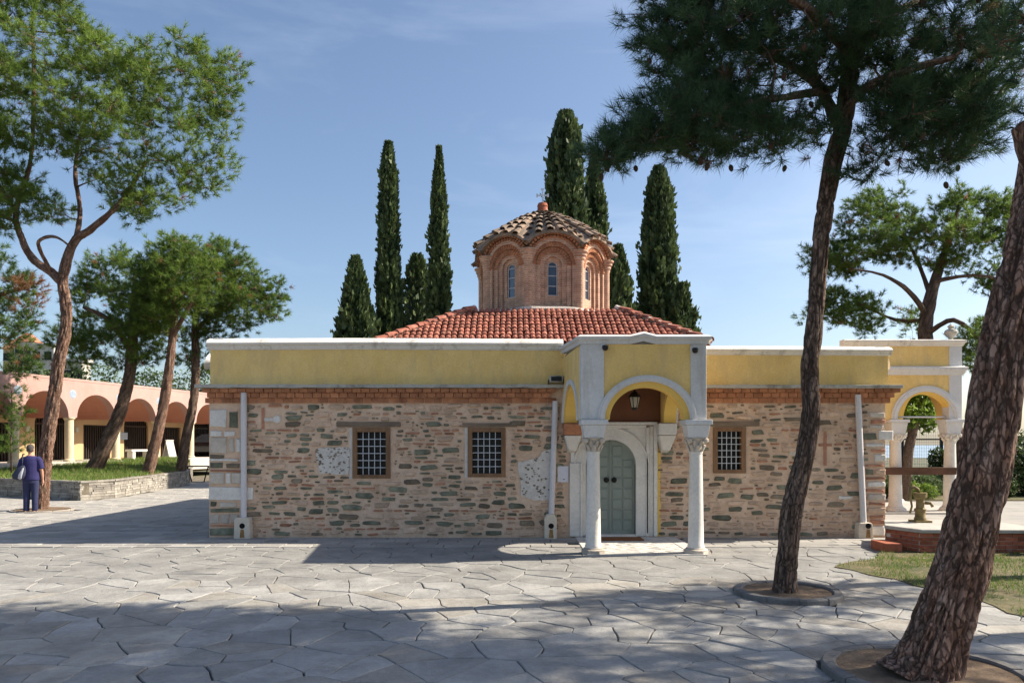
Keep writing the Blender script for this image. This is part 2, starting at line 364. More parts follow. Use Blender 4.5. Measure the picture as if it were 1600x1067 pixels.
# ================================================================ THE GROUND
def inside(p, poly):
    x, y = p; c = False
    for i in range(len(poly)):
        (x1, y1), (x2, y2) = poly[i], poly[i - 1]
        if (y1 > y) != (y2 > y) and x < (x2 - x1) * (y - y1) / (y2 - y1) + x1: c = not c
    return c
def clip(poly, a, b, c):                      # keep a*x+b*y<=c
    out = []
    for i in range(len(poly)):
        p, q = poly[i - 1], poly[i]
        dp, dq = a * p[0] + b * p[1] - c, a * q[0] + b * q[1] - c
        if (dp <= 0) != (dq <= 0):
            t = dp / (dp - dq); out.append((p[0] + t * (q[0] - p[0]), p[1] + t * (q[1] - p[1])))
        if dq <= 0: out.append(q)
    return out
def wobble(x, y, a, f):
    return x + a * noise.noise((x * f, y * f, 1.7)), y + a * noise.noise((x * f, y * f, 9.3))
def stone_from(poly, gap, z, th, step=.16, amp=.022, tilt=.006):
    """polygon -> a flagstone: worn edge, joint left open, own tilt"""
    cx = sum(p[0] for p in poly) / len(poly); cy = sum(p[1] for p in poly) / len(poly)
    # inset each edge by the joint
    q = poly
    n = len(poly); area = sum(poly[i - 1][0] * poly[i][1] - poly[i][0] * poly[i - 1][1] for i in range(n))
    s = 1 if area > 0 else -1
    for i in range(n):
        (x1, y1), (x2, y2) = poly[i - 1], poly[i]
        L = math.hypot(x2 - x1, y2 - y1)
        if L < 1e-5: continue
        a, b = s * (y2 - y1) / L, -s * (x2 - x1) / L
        q = clip(q, a, b, a * x1 + b * y1 - gap)
        if len(q) < 3: return None
    ring = []
    for i in range(len(q)):
        p0, p1 = q[i - 1], q[i]
        k = max(1, int(math.hypot(p1[0] - p0[0], p1[1] - p0[1]) / step))
        for j in range(k):
            t = j / k; ring.append(wobble(p0[0] + t * (p1[0] - p0[0]), p0[1] + t * (p1[1] - p0[1]), amp, 3.5))
    if len(ring) < 3: return None
    tx, ty = rnd.uniform(-tilt, tilt), rnd.uniform(-tilt, tilt); dz = rnd.uniform(-.004, .004)
    def zt(x, y): return z + dz + tx * (x - cx) + ty * (y - cy)
    ch = .008
    v = [(x, y, z - th) for x, y in ring] + [(x, y, zt(x, y) - ch) for x, y in ring]
    top = []
    for x, y in ring:
        L = math.hypot(cx - x, cy - y) or 1
        top.append((x + (cx - x) / L * ch, y + (cy - y) / L * ch, zt(x, y)))
    m = len(ring); v += top
    f = [(i, (i + 1) % m, m + (i + 1) % m, m + i) for i in range(m)] + [(m + i, m + (i + 1) % m, 2 * m + (i + 1) % m, 2 * m + i) for i in range(m)] + [tuple(range(2 * m, 3 * m))]
    return v, f
def sheet(name, poly, z, m, kind='structure', th=.3):
    mb = MB(); mb.slab(poly, z - th, z); return tag(mb.build(name, m), kind=kind)

terrain = sheet('terrain', [(-400, -80), (400, -80), (400, 95), (-400, 95)], -.10, 'far_land', th=2)
sheet('sea', [(-9000, 90), (9000, 90), (9000, 15000), (-9000, 15000)], -40, 'sea')
ground = sheet('ground', [(-32, -20), (24, -20), (24, 13.9), (24, 40), (-32, 40)], -.03, 'joint', th=.06)

RINGS = [(3.28, 8.77, .62), (3.20, 5.68, .75), (-12.6, 19.75, .75)]
LAWN = [(4.75, 10.7), (4.95, 9.7), (5.15, 9.0), (5.35, 8.3), (5.3, 7.6), (5.9, 7.1), (7.5, 6.9), (15, 6.8), (15, 12.6), (8.6, 12.6), (6.3, 12.3), (5.9, 11.7), (5.3, 11.25)]
RETAIN = [(-24, 29.0), (-17.5, 25.1), (-13.5, 23.0), (-13.0, 24.07), (-14.0, 31.6), (-16.2, 37.3)]
cells = []
pts = []
yy = 3.6
while yy < 12.9:
    xx = -11.5
    while xx < 11.5:
        pts.append((xx + rnd.uniform(-.25, .25), yy + rnd.uniform(-.19, .19)))
        xx += .46
    yy += .36
pts = [p for p in pts if rnd.random() > .12]
for i, p in enumerate(pts):
    if abs(p[0]) > .78 * p[1] + 1.2: continue
    if inside(p, LAWN) and inside((p[0] - .3, p[1]), LAWN): continue
    if any(math.hypot(p[0] - a, p[1] - b) < r - .1 for a, b, r in RINGS): continue
    poly = [(p[0] - 1.3, p[1] - 1.3), (p[0] + 1.3, p[1] - 1.3), (p[0] + 1.3, p[1] + 1.3), (p[0] - 1.3, p[1] + 1.3)]
    for j, q in enumerate(pts):
        if i != j and abs(q[0] - p[0]) < 1.9 and abs(q[1] - p[1]) < 1.9:
            a, b = q[0] - p[0], q[1] - p[1]
            poly = clip(poly, a, b, (q[0] ** 2 + q[1] ** 2 - p[0] ** 2 - p[1] ** 2) / 2)
            if len(poly) < 3: break
    poly = clip(poly, 0, 1, 12.72)
    if len(poly) >= 3: cells.append((p, poly))
cells.sort(key=lambda c: c[0][1] + (0 if abs(c[0][0]) < .7 * c[0][1] else 5))
rest = MB(); k = 0
for p, poly in cells:
    st = stone_from(poly, rnd.choice((.002, .003, .004, .006, .009)), 0, .04, step=.11, amp=.034, tilt=.011)
    if not st: continue
    if k < 300:
        b = MB(); b.add(*st); b.build('flagstone', 'flag_warm' if noise.noise((p[0] * .5, p[1] * .5, 3)) + rnd.uniform(-.5, .5) > .12 else 'flag', ground)
    else: rest.add(*st)
    k += 1
tag(rest.build('flagstone_field', 'flag', ground), kind='stuff')

# squared slabs along the church wall and through the passage beside it
rest = MB(); k = 0
CHX0, CHX1 = -5.80, 7.15
rows = []
y = 12.76
while y < 34:
    h = rnd.uniform(.26, .38); x = -19 + rnd.uniform(0, .4)
    while x < 7.6:
        wd = rnd.uniform(.36, .75); c = (x + wd / 2, y + h / 2)
        ok = (c[1] < 14.05 and c[0] < 7.4) or (c[0] < CHX0 + .1)
        if c[1] > 14.05 and x + wd > CHX0: ok = ok and x < CHX0; 
        if inside(c, RETAIN + [(-40, 40), (-40, 29)]) or any(math.hypot(c[0] - a, c[1] - b) < r for a, b, r in RINGS): ok = False
        if c[0] < -.80 * c[1] - 1.5: ok = False
        if 1.25 < c[0] < 3.1 and 12.3 < c[1] < 14.05: ok = False
        if ok:
            x1 = min(x + wd, CHX0 + .1) if c[1] > 14.05 else x + wd
            st = stone_from([(x, y), (x1, y), (x1, y + h), (x, y + h)], .007, 0, .03, step=.4, amp=.012, tilt=.004)
            if st:
                if k < 300 and (y < 14.2 or True):
                    b = MB(); b.add(*st); b.build('paving_slab', 'slab', ground)
                else: rest.add(*st)
                k += 1
        x += wd
    y += h
tag(rest.build('paving_slab_field', 'slab', ground), kind='stuff')
# small marble tiles laid diagonally under the porch, with plain borders
for a, b_, c, d in ((1.2, 3.12, 11.78, 12.02), (1.2, 3.12, 13.75, 14.04), (1.2, 1.42, 12.02, 13.75), (2.9, 3.12, 12.02, 13.75)):
    bm_ = MB(); bm_.add(*stone_from([(a, c), (b_, c), (b_, d), (a, d)], .004, .012, .04, step=.5, amp=.003, tilt=0)); bm_.build('border_slab', 'marble_floor', ground)
for i in range(-2, 22):
    for j in range(-12, 14):
        cx, cy = 1.42 + (i + j) * .1, 12.02 + (i - j) * .1
        q = [(cx - .1, cy), (cx, cy - .1), (cx + .1, cy), (cx, cy + .1)]
        for cl in ((-1, 0, -1.42), (1, 0, 2.9), (0, -1, -12.02), (0, 1, 13.75)):
            q = clip(q, *cl)
            if len(q) < 3: break
        if len(q) >= 3:
            st = stone_from(q, .003, .010, .03, step=1, amp=.001, tilt=.004)
            if st:
                b = MB(); b.add(*st); b.build('floor_tile', 'marble_floor', ground)

def grass(name, poly, n, h, wd, zf, parent=None, seed=1, patch=.0):
    r = np.random.default_rng(seed)
    xs = [p[0] for p in poly]; ys = [p[1] for p in poly]
    P = []
    while len(P) < n:
        x, y = r.uniform(min(xs), max(xs)), r.uniform(min(ys), max(ys))
        if not inside((x, y), poly): continue
        g = noise.noise((x * 1.3, y * 1.3, 4.2)) + .5 * noise.noise((x * 4, y * 4, 2))
        if g < patch + r.uniform(-.25, .25): continue
        P.append((x, y, zf(x, y), g))
    P = np.array(P); a = r.uniform(0, 2 * np.pi, n); hh = h * r.uniform(.4, 1.2, n); le = hh * r.uniform(.1, .8, n); b = r.uniform(0, 2 * np.pi, n)
    d = np.stack([np.cos(a) * wd, np.sin(a) * wd, 0 * a], 1); base = P[:, :3]
    tip = base + np.stack([np.cos(b) * le, np.sin(b) * le, hh], 1)
    v = np.stack([base - d, base + d, tip], 1).reshape(-1, 3)
    t = np.clip(.45 + P[:, 3] * .4 + r.normal(0, .2, n), 0, 1); t[r.random(n) < .12] = 1
    return tri_mesh(name, v, np.repeat(t, 3), 'grass', parent)
def tri_mesh(name, v, tint, m, parent=None):
    me = bpy.data.meshes.new(name); n = len(v) // 3
    me.vertices.add(len(v)); me.vertices.foreach_set('co', v.astype(np.float32).ravel())
    me.loops.add(len(v)); me.loops.foreach_set('vertex_index', np.arange(len(v), dtype=np.int32))
    me.polygons.add(n); me.polygons.foreach_set('loop_start', np.arange(0, 3 * n, 3, dtype=np.int32))
    try: me.polygons.foreach_set('loop_total', np.full(n, 3, np.int32))
    except Exception: pass
    at = me.attributes.new('tint', 'FLOAT', 'POINT'); at.data.foreach_set('value', tint.astype(np.float32))
    me.materials.append(MT[m]); me.update(); me.validate()
    return link(name, me, parent)

r_ = np.random.default_rng(9)
def ragged(poly, amp, step=.18):
    out = []
    for i in range(len(poly)):
        a, b = poly[i - 1], poly[i]; k_ = max(1, int(math.hypot(b[0] - a[0], b[1] - a[1]) / step))
        for j in range(k_):
            x, y = a[0] + (b[0] - a[0]) * j / k_, a[1] + (b[1] - a[1]) * j / k_; out.append((x + amp * noise.noise((x * 2.3, y * 2.3, 3)) + amp * .5 * noise.noise((x * 7, y * 7, 8)), y + amp * noise.noise((x * 2.3, y * 2.3, 6)) + amp * .5 * noise.noise((x * 7, y * 7, 1))))
    return out
LAWN = ragged(LAWN, .16)
vs = []
while len(vs) < 7000 * 3:
    if r_.random() < .55: (a_, b_, q_) = RINGS[int(r_.integers(0, 2))]; x, y = a_ + r_.normal(0, .8), b_ + r_.normal(0, .6)
    else: x, y = r_.uniform(-9, 6), r_.uniform(4.8, 12.6)
    if noise.noise((x * 1.1, y * 1.1, 7)) < -.05 or y > 12.9: continue
    a = r_.uniform(0, 6.28); L = r_.uniform(.04, .085); z = .012 + r_.uniform(0, .008)
    for c_, s_ in RINGS[0:2] and [(math.cos(a), math.sin(a))]: vs += [(x - s_ * .002, y + c_ * .002, z), (x + s_ * .002, y - c_ * .002, z), (x + c_ * L, y + s_ * L, z + .004)]
mat('needle_litter', (.17, .10, .05), var=.4, scale=20, bump=0, alt=(.30, .21, .12))
tag(tri_mesh('needle_litter', np.array(vs), np.zeros(len(vs)), 'needle_litter'), 'dry brown pine needles fallen on the paving round the kerbs', 'needles', kind='stuff')
sheet('lawn', LAWN, .010, 'lawn_soil', th=.06)
tag(grass('grass', LAWN, 34000, .06, .0045, lambda x, y: .008, seed=3, patch=-.12), 'short sparse grass growing round the brick well platform', 'grass', kind='stuff')
# leaf litter on the edge of that lawn
vs = []
while len(vs) < 900 * 3:
    x, y = r_.uniform(4.6, 9), r_.uniform(6.7, 12)
    if not inside((x, y), LAWN): continue
    a = r_.uniform(0, 6.28); L = r_.uniform(.015, .04); z = .016 + r_.uniform(0, .012)
    vs += [(x - L * math.sin(a) * .4, y + L * math.cos(a) * .4, z), (x + L * math.sin(a) * .4, y - L * math.cos(a) * .4, z + .006), (x + L * math.cos(a), y + L * math.sin(a), z + .008)]
mat('litter', (.20, .12, .06), var=.4, scale=20, bump=0, alt=(.34, .26, .17))
tag(tri_mesh('leaf_litter', np.array(vs), np.zeros(len(vs)), 'litter'), 'dry brown leaves scattered over the sparse lawn', 'leaves', kind='stuff')
def zl(x, y): return .57 + .38 * min(1, max(0, (y - 24) / 14.0)) * min(1, max(0, (-13 - x) / 5 + .3))
LL = [(-24, 29.0), (-17.5, 25.1), (-13.5, 23.05), (-13.1, 24.07), (-14.1, 31.6), (-16.3, 37.3), (-19.0, 41.5), (-21.5, 33.0), (-22.6, 28.6)]
mb = MB(); n = len(LL)
c0 = (-16.8, 30.5)
mb.add([(x, y, zl(x, y)) for x, y in LL] + [(x, y, -.05) for x, y in LL] + [(*c0, zl(*c0))], [(i, (i + 1) % n, 2 * n) for i in range(n)] + [(i, (i + 1) % n, n + (i + 1) % n, n + i) for i in range(n)])
tag(mb.build('raised_lawn', 'lawn_soil'), kind='structure')
tag(grass('grass', LL, 26000, .16, .010, zl, seed=5, patch=-.25), 'green grass on the raised lawn below the pink arcade', 'grass', kind='stuff')
# pale paving and planting bed behind the side portico
sheet('path', [(7.2, 14.12), (30, 14.12), (30, 23), (7.2, 23)], -.012, 'slab', th=.02)
sheet('planting_bed', [(7.2, 23), (40, 23), (40, 40), (7.2, 40)], .02, 'lawn_soil', th=.1)

# ================================================================ THE CHURCH
WY = 14.1; S = FPX / WY
def wx(px): return (px - 800) / S
def wz(py): return EYE + (HZ - py) / S
church = empty('church', ((CHX0 + CHX1) / 2, WY, 0))
tag(church, 'small stone church with yellow parapet, red tiled roof and brick dome', 'church')
ZT = 2.56                                    # top of the masonry
DOOR = (1.41, 2.366)
wins = [(wx(551), wx(610), wz(747), wz(668)), (wx(731), wx(790), wz(745), wz(668)), (wx(1114), wx(1165), wz(739), wz(667))]
holes = [(a, b, c, d) for a, b, c, d in wins] + [(DOOR[0] - .02, DOOR[1] + .02, -1, 1.9)]
mb = MB()
xs = sorted({CHX0, CHX1} | {h[0] for h in holes} | {h[1] for h in holes})
TH = .55
for a, b in zip(xs, xs[1:]):
    z = -.1
    for h in sorted([h for h in holes if h[0] <= a + 1e-6 and h[1] >= b - 1e-6], key=lambda h: h[2]):
        if h[2] > z: mb.box(a, b, WY, WY + TH, z, h[2])
        z = h[3]
    mb.box(a, b, WY, WY + TH, z, ZT)
mb.box(CHX0, CHX0 + TH, WY + TH, 24.5, -.1, ZT); mb.box(CHX1 - TH, CHX1, WY + TH, 24.5, -.1, ZT); mb.box(CHX0 + TH, CHX1 - TH, 24, 24.5, -.1, ZT)
wall = mb.build('wall', 'mortar', church)
MB().box(CHX0 + TH, CHX1 - TH, WY + 1.6, WY + 1.7, 0, ZT).box(CHX0 + TH, CHX1 - TH, WY + TH, WY + 1.6, -.05, -.02).build('inner_wall', 'interior', church)

# stones, brick scraps and rubble set in the mortar
def stone_mesh(wd, h, d, n=9, jag=.24, rr=None):
    rr = rr or rnd
    o = []; i_ = []
    ph = rr.uniform(0, 6.28)
    for k in range(n):
        a = 2 * math.pi * k / n + rr.uniform(-.18, .18)
        c, s = math.cos(a), math.sin(a)
        e = .42
        x = math.copysign(abs(c) ** e, c) * wd / 2 * (1 + rr.uniform(-jag, jag * .4)); z = math.copysign(abs(s) ** e, s) * h / 2 * (1 + rr.uniform(-jag, jag * .4))
        o.append((x, z)); i_.append((x * rr.uniform(.72, .9), z * rr.uniform(.68, .86)))
    v = [(x, .02, z) for x, z in o] + [(x * .985, -d * .55, z * .97) for x, z in o] + [(x, -d * rr.uniform(.85, 1.15), z) for x, z in i_]
    f = [(k, (k + 1) % n, n + (k + 1) % n, n + k) for k in range(n)] + [(n + k, n + (k + 1) % n, 2 * n + (k + 1) % n, 2 * n + k) for k in range(n)] + [tuple(range(2 * n, 3 * n))]
    return v, f
forbid = [(a - .07, b + .07, c - .06, d + .12) for a, b, c, d in wins] + [(1.05, 2.78, -1, 2.2), (.95, 3.12, 2.15, 3), (CHX0, wx(398), wz(785), wz(757)), (CHX0, wx(377), 0, 2.6),
          (wx(494), wx(549), wz(742), wz(698)), (wx(808), wx(868), wz(785), wz(705)), (wx(405), wx(440), wz(670), wz(637)), (wx(1277), wx(1300), wz(727), wz(675)), (wx(1357), CHX1, 0, 2.6)]
def free(x0, x1, z0, z1):
    return not any(x0 < b and x1 > a and z0 < d and z1 > c for a, b, c, d in forbid)
stones = []; bucket = {}
def fits(x0, x1, z0, z1, g):
    if z0 < .02 or z1 > ZT - .01 or x0 < CHX0 + .02 or x1 > CHX1 - .02 or not free(x0, x1, z0, z1): return False
    for k in range(int(x0 * 2) - 1, int(x1 * 2) + 2):
        for a, b, c, d in bucket.get(k, ()):
            if x0 - g < b and x1 + g > a and z0 - g < d and z1 + g > c: return False
    return True
def put(kind, x, z, wd, h):
    stones.append((kind, x, z, wd, h)); r_ = (x - wd / 2, x + wd / 2, z - h / 2, z + h / 2)
    for k in range(int(r_[0] * 2) - 1, int(r_[1] * 2) + 2): bucket.setdefault(k, []).append(r_)
for zc in (.16, .36, .5, .74, .93, 1.0, 1.22, 1.45, 1.52, 1.78, 1.98, 2.04, 2.2, 2.36):      # broken courses of brick
    x = CHX0
    while x < CHX1:
        if noise.noise((x * .45, zc * 5, 3)) > .02:
            wd = rnd.uniform(.12, .32); h = rnd.uniform(.030, .044); z = zc + .03 * noise.noise((x * .8, zc, 0))
            if rnd.random() < .85 and fits(x, x + wd, z - h / 2, z + h / 2, .006): put('brick_frag' if rnd.random() < (.72 if x < 3.2 else .4) else 'rubble', x + wd / 2, z, wd, h)
            x += wd + rnd.uniform(.015, .04)
        else: x += .25
NT = 42000
for i in range(NT):
    t = i / NT; base = .31 * (1 - t) ** 1.4 + .042
    wd = base * rnd.uniform(.65, 1.15); h = min(.11, max(.024, wd * rnd.uniform(.18, .46)))
    if t > .5: h = min(.06, max(.022, wd * rnd.uniform(.3, .7)))
    x = rnd.uniform(CHX0, CHX1); z = rnd.uniform(.02, ZT); g = rnd.uniform(.010, .022) * (1.3 if x > 3.2 else 1)
    if not fits(x - wd / 2, x + wd / 2, z - h / 2, z + h / 2, g): continue
    u = rnd.random(); gq = (.52 if t < .35 else .36) * (.62 if x > 3.2 else 1)
    kind = 'schist' if u < gq else 'schist_brown' if u < gq + .16 else 'brick_frag' if u < gq + .24 and h < .06 else 'rubble'
    put(kind, x, z, wd, h)
stones.sort(key=lambda s: -s[3] * s[4] * (1.6 if s[0] != 'rubble' else .6))
joined = {}
for i, (kind, x, z, wd, h) in enumerate(stones):
    v, f = stone_mesh(wd, h, rnd.uniform(.016, .042))
    ca, sa = math.cos(t := rnd.uniform(-.07, .07)), math.sin(t)
    v = [(x + a * ca - c * sa, WY + b, z + a * sa + c * ca) for a, b, c in v]
    if i < 300: MB().add(v, f).build('brick' if kind == 'brick_frag' else 'stone', kind, wall)
    else: joined.setdefault(kind, MB()).add(v, f)
for kind, b in joined.items(): tag(b.build('small_bricks' if kind == 'brick_frag' else 'small_stones', kind, wall), kind='stuff')
# corner blocks
def block(px0, px1, py0, py1, m, d=.03, name='quoin'):
    a, b, c, e = wx(px0), wx(px1), wz(py1), wz(py0)
    j = lambda: rnd.uniform(-.012, .012)
    o = [(a + j(), c + j()), ((a + b) / 2, c + j() * .5), (b + j(), c + j()), (b + j() * .6, (c + e) / 2), (b + j(), e + j()), ((a + b) / 2, e + j() * .5), (a + j(), e + j()), (a + j() * .6, (c + e) / 2)]
    cx, cz = (a + b) / 2, (c + e) / 2
    v = [(x, WY + .02, z) for x, z in o] + [(x, WY - d * .6, z) for x, z in o] + [(cx + (x - cx) * (1 - .03 / max(.06, abs(x - cx) + .03)), WY - d, cz + (z - cz) * (1 - .012 / max(.03, abs(z - cz) + .01))) for x, z in o]
    f = [(k, (k + 1) % 8, 8 + (k + 1) % 8, 8 + k) for k in range(8)] + [(8 + k, 8 + (k + 1) % 8, 16 + (k + 1) % 8, 16 + k) for k in range(8)] + [tuple(range(16, 24))]
    return MB().add(v, f).build(name, m, wall)
for q in ((329, 354, 640, 667, 'white_stone'), (359, 371, 644, 668, 'schist'), (329, 347, 673, 682, 'white_stone'), (351, 367, 674, 682, 'white_stone'), (329, 355, 684, 708, 'ashlar'),
          (358, 366, 685, 706, 'ashlar'), (370, 377, 686, 706, 'white_stone'), (329, 350, 711, 716, 'schist_brown'), (329, 372, 717, 720, 'white_stone'), (329, 348, 723, 731, 'schist'), (354, 374, 724, 731, 'schist_brown'),
          (329, 377, 734, 737, 'brick_frag'), (329, 350, 738, 756, 'ashlar'), (354, 361, 739, 755, 'white_stone'), (363, 377, 739, 755, 'ashlar'), (327, 395, 761, 781, 'white_stone'), (329, 338, 784, 791, 'schist'), (344, 369, 785, 792, 'ashlar'),
          (329, 374, 794, 800, 'schist'), (329, 342, 804, 817, 'ashlar'), (345, 358, 804, 817, 'ashlar'), (361, 372, 803, 817, 'ashlar'), (329, 372, 819, 822, 'brick_frag'), (329, 371, 825, 836, 'schist'),
          (1358, 1382, 645, 652, 'ashlar'), (1361, 1383, 655, 661, 'brick_frag'), (1358, 1380, 664, 670, 'ashlar'), (1372, 1395, 673, 687, 'white_stone'), (1347, 1369, 677, 687, 'schist'), (1352, 1380, 693, 698, 'white_stone'),
          (1362, 1383, 702, 706, 'brick_frag'), (1366, 1384, 710, 720, 'white_stone'), (1353, 1380, 725, 729, 'brick_frag'), (1353, 1364, 733, 741, 'schist'), (1367, 1383, 733, 741, 'rubble'), (1353, 1383, 745, 749, 'brick_frag'),
          (1355, 1383, 753, 760, 'white_stone'), (1353, 1381, 764, 768, 'brick_frag'), (1355, 1383, 772, 781, 'ashlar'), (1358, 1382, 785, 789, 'brick_frag'), (1355, 1383, 793, 801, 'rubble'), (1358, 1381, 805, 809, 'brick_frag'),
          (1360, 1383, 812, 818, 'brick_frag'), (1360, 1382, 822, 836, 'white_stone'), (1310, 1332, 775, 780, 'white_stone'), (1233, 1253, 705, 712, 'ashlar')):
    block(*q[:4], q[4])
# patches of old speckled plaster, with scraps of stone showing through
def patch(pts):
    p2 = []
    for i in range(len(pts)):
        a, b = pts[i - 1], pts[i]
        for t in (0, .25, .5, .75): p2.append((wx(a[0] + t * (b[0] - a[0]) + rnd.uniform(-1.5, 1.5)), wz(a[1] + t * (b[1] - a[1]) + rnd.uniform(-1.5, 1.5))))
    MB().ext(p2, WY - .022, WY + .01).build('plaster_patch', 'plaster_white', wall)
    xs = [p[0] for p in p2]; zs = [p[1] for p in p2]
    b = MB()
    for _ in range(70):
        x, z = rnd.uniform(min(xs), max(xs)), rnd.uniform(min(zs), max(zs))
        if inside((x, z), p2):
            v, f = stone_mesh(rnd.uniform(.02, .055), rnd.uniform(.015, .04), .012, 6)
            b.add([(x + p[0], WY - .02 + p[1], z + p[2]) for p in v], f)
    tag(b.build('stone_chips', 'schist_brown', wall), kind='stuff')
patch([(494, 702), (512, 699), (546, 700), (546, 740), (500, 741)])
patch([(810, 722), (840, 716), (850, 704), (866, 700), (862, 780), (835, 782), (814, 774)])
# the two old crosses built into the wall
mb = MB(); mb.box(wx(409), wx(413), WY - .02, WY + .01, wz(670), wz(637)); mb.build('cross_upright', 'brick_frag', wall)
mb = MB(); mb.box(wx(413) + .003, wx(428), WY - .018, WY + .01, wz(658), wz(653)); mb.build('cross_arm', 'white_stone', wall)
mb = MB(Matrix.Translation((wx(433), WY, wz(655))) @ Matrix.Rotation(R(90), 4, 'X')); mb.lathe([(.075, -.01), (.075, .016), (.06, .022)], n=14); mb.build('carved_disc', 'white_stone', wall)
mb = MB(); mb.box(wx(1287), wx(1291), WY - .02, WY + .01, wz(727), wz(675)).box(wx(1279), wx(1287) - .002, WY - .018, WY + .01, wz(697), wz(693)).box(wx(1291) + .002, wx(1299), WY - .018, WY + .01, wz(697), wz(693)); mb.build('brick_cross', 'brick_frag', wall)

# windows
for (a, b, c, d), lint in zip(wins, ((wx(526), wx(626), wz(667), wz(659)), (wx(718), wx(808), wz(667), wz(661)), (wx(1103), wx(1186), wz(666), wz(658)))):
    fr = MB(); t = .085
    fr.box(a, a + t, WY - .03, WY + .12, c, d).box(b - t, b, WY - .03, WY + .12, c, d).box(a + t, b - t, WY - .028, WY + .12, c, c + t * .8).box(a + t, b - t, WY - .028, WY + .12, d - t, d)
    wo_ = empty('window', ((a + b) / 2, WY, c), parent=None); adopt(wo_, church)
    def sub(mbx, nm, m, **k):
        o = mbx.build(nm, m, None, **k); o.parent = wo_; o.matrix_parent_inverse = Matrix.Translation(((a + b) / 2, WY, c)).inverted(); return o
    sub(fr, 'frame', 'wood_frame', bevel=.006)
    sub(MB().box(a + t, b - t, WY + .10, WY + .108, c + t * .8, d - t), 'pane', 'glass_dark')
    g = MB()
    for i in range(1, 5):
        x = a + t + (b - a - 2 * t) * i / 5; g.tube([(x, WY + .02, c + t * .8), (x, WY + .02, d - t)], .0075, 6)
    sub(g, 'grille_uprights', 'white_bar')
    g = MB()
    for i in range(1, 6):
        z = c + t * .8 + (d - c - 1.8 * t) * i / 6; g.tube([(a + t, WY + .008, z), (b - t, WY + .008, z)], .0075, 6)
    sub(g, 'grille_crossbars', 'white_bar')
    sub(MB().box(lint[0], lint[1], WY - .035, WY + .05, lint[2] + .004, lint[3]), 'lintel', 'old_timber', bevel=.008)
    if c < 1.2:  # white render beside the frame
        sub(MB().box(a - .06, a - .002, WY - .012, WY + .03, c - .02, d), 'render_strip', 'mortar_white')

# brick cornice, stone ledge, parapet
nb = int((7.3 + 5.9) / .168); proto = None
for r_i, (z0, z1, yo, off) in enumerate(((2.565, 2.66, .035, 0), (2.668, 2.755, .085, .08), (2.763, 2.835, .135, .03))):
    x = CHX0 - .05 - yo * .5 + (off if r_i else 0)
    while x < CHX1 + .03 + yo * .5:
        if not (.80 < x + .08 < 3.22):
            m_ = MB().box(-.078, .078, -.0, .2, 0, z1 - z0) if (r_i == 1 or proto is None or r_i == 0) else None
            if r_i not in (globals().get('_cb') or {}):
                globals().setdefault('_cb', {})[r_i] = MB().add(*[(lambda v, f: (v, f))(*(lambda j: ([(sx * .078, yv, zv) for sx in (-1, 1) for yv in (0, .2) for zv in (0, z1 - z0)], [(0, 1, 3, 2), (4, 6, 7, 5), (0, 4, 5, 1), (2, 3, 7, 6), (0, 2, 6, 4), (1, 5, 7, 3)]))(0))][0]).mesh('cornice_brick', 'cornice_brick')
            o = link('cornice_brick', _cb[r_i], None); o.location = (x + .08 - church.location.x, WY - yo + rnd.uniform(-.008, .008) - WY, z0); o.parent = church
            o.rotation_euler = (rnd.uniform(-.02, .02), rnd.uniform(-.015, .015), rnd.uniform(-.04, .04))
        x += .168
MB().box(CHX0, CHX1, WY - .02, WY + .3, 2.56, 2.84).build('cornice_bed', 'mortar', church)
def beam(name, m, pts_lo, pts_hi, y0, y1, bevel=0):      # strip through (x,z) pairs along the wall
    mb = MB(); n = len(pts_lo)
    v = []
    for (xl, zl_), (xh, zh) in zip(pts_lo, pts_hi): v += [(xl, y0, zl_), (xh, y0, zh), (xh, y1, zh), (xl, y1, zl_)]
    f = []
    for k in range(n - 1):
        for j in range(4): f.append((4 * k + j, 4 * k + (j + 1) % 4, 4 * k + 4 + (j + 1) % 4, 4 * k + 4 + j))
    f += [(0, 3, 2, 1), (4 * n - 4, 4 * n - 3, 4 * n - 2, 4 * n - 1)]
    mb.add(v, f); return mb.build(name, m, church, bevel=bevel)
def rough_ledge(x0, x1, zc):
    lo, hi = [], []
    n = max(2, int((x1 - x0) / .12))
    for i in range(n + 1):
        x = x0 + (x1 - x0) * i / n
        lo.append((x, zc + .01 * noise.noise((x * 3, 0, 0)))); hi.append((x, zc + .065 + .012 * noise.noise((x * 2.2, 5, 0))))
    return lo, hi
l1 = rough_ledge(CHX0 - .2, 1.0, 2.842); l2 = rough_ledge(3.05, CHX1 + .24, 2.835)
beam('ledge', 'ledge', *l1, WY - .21, WY + .4, .008); beam('ledge', 'ledge', *l2, WY - .21, WY + .4, .008)
MB().box(CHX0 + .02, 1.0, WY - .005, WY + .28, 2.90, 3.60).build('parapet', 'yellow_stucco', church)
MB().box(3.0, CHX1 + .05, WY - .005, WY + .28, 2.89, 3.52).build('parapet', 'yellow_stucco', church)
MB().box(CHX0 + .02, CHX0 + .3, WY + .28, 24.5, 2.5, 3.6).box(CHX1 - .23, CHX1 + .05, WY + .28, 24.5, 2.5, 3.5).box(CHX0 + .3, CHX1 - .23, 24.2, 24.5, 2.5, 3.5).build('parapet', 'yellow_stucco', church)
def coping(name, pts2, prof, m='cap_stucco', parent=church, smooth=True):
    """moulded cap swept along a path of (x, y, z, nx, ny): prof is (out, up)"""
    v = []; f = []; k = len(prof)
    for x, y, z, nx, ny in pts2: v += [(x + nx * o, y + ny * o, z + u) for o, u in prof]
    for i in range(len(pts2) - 1):
        for j in range(k): f.append((i * k + j, i * k + (j + 1) % k, (i + 1) * k + (j + 1) % k, (i + 1) * k + j))
    f += [tuple(range(k - 1, -1, -1)), tuple((len(pts2) - 1) * k + j for j in range(k))]
    return MB().add(v, f).build(name, m, parent, auto=True)
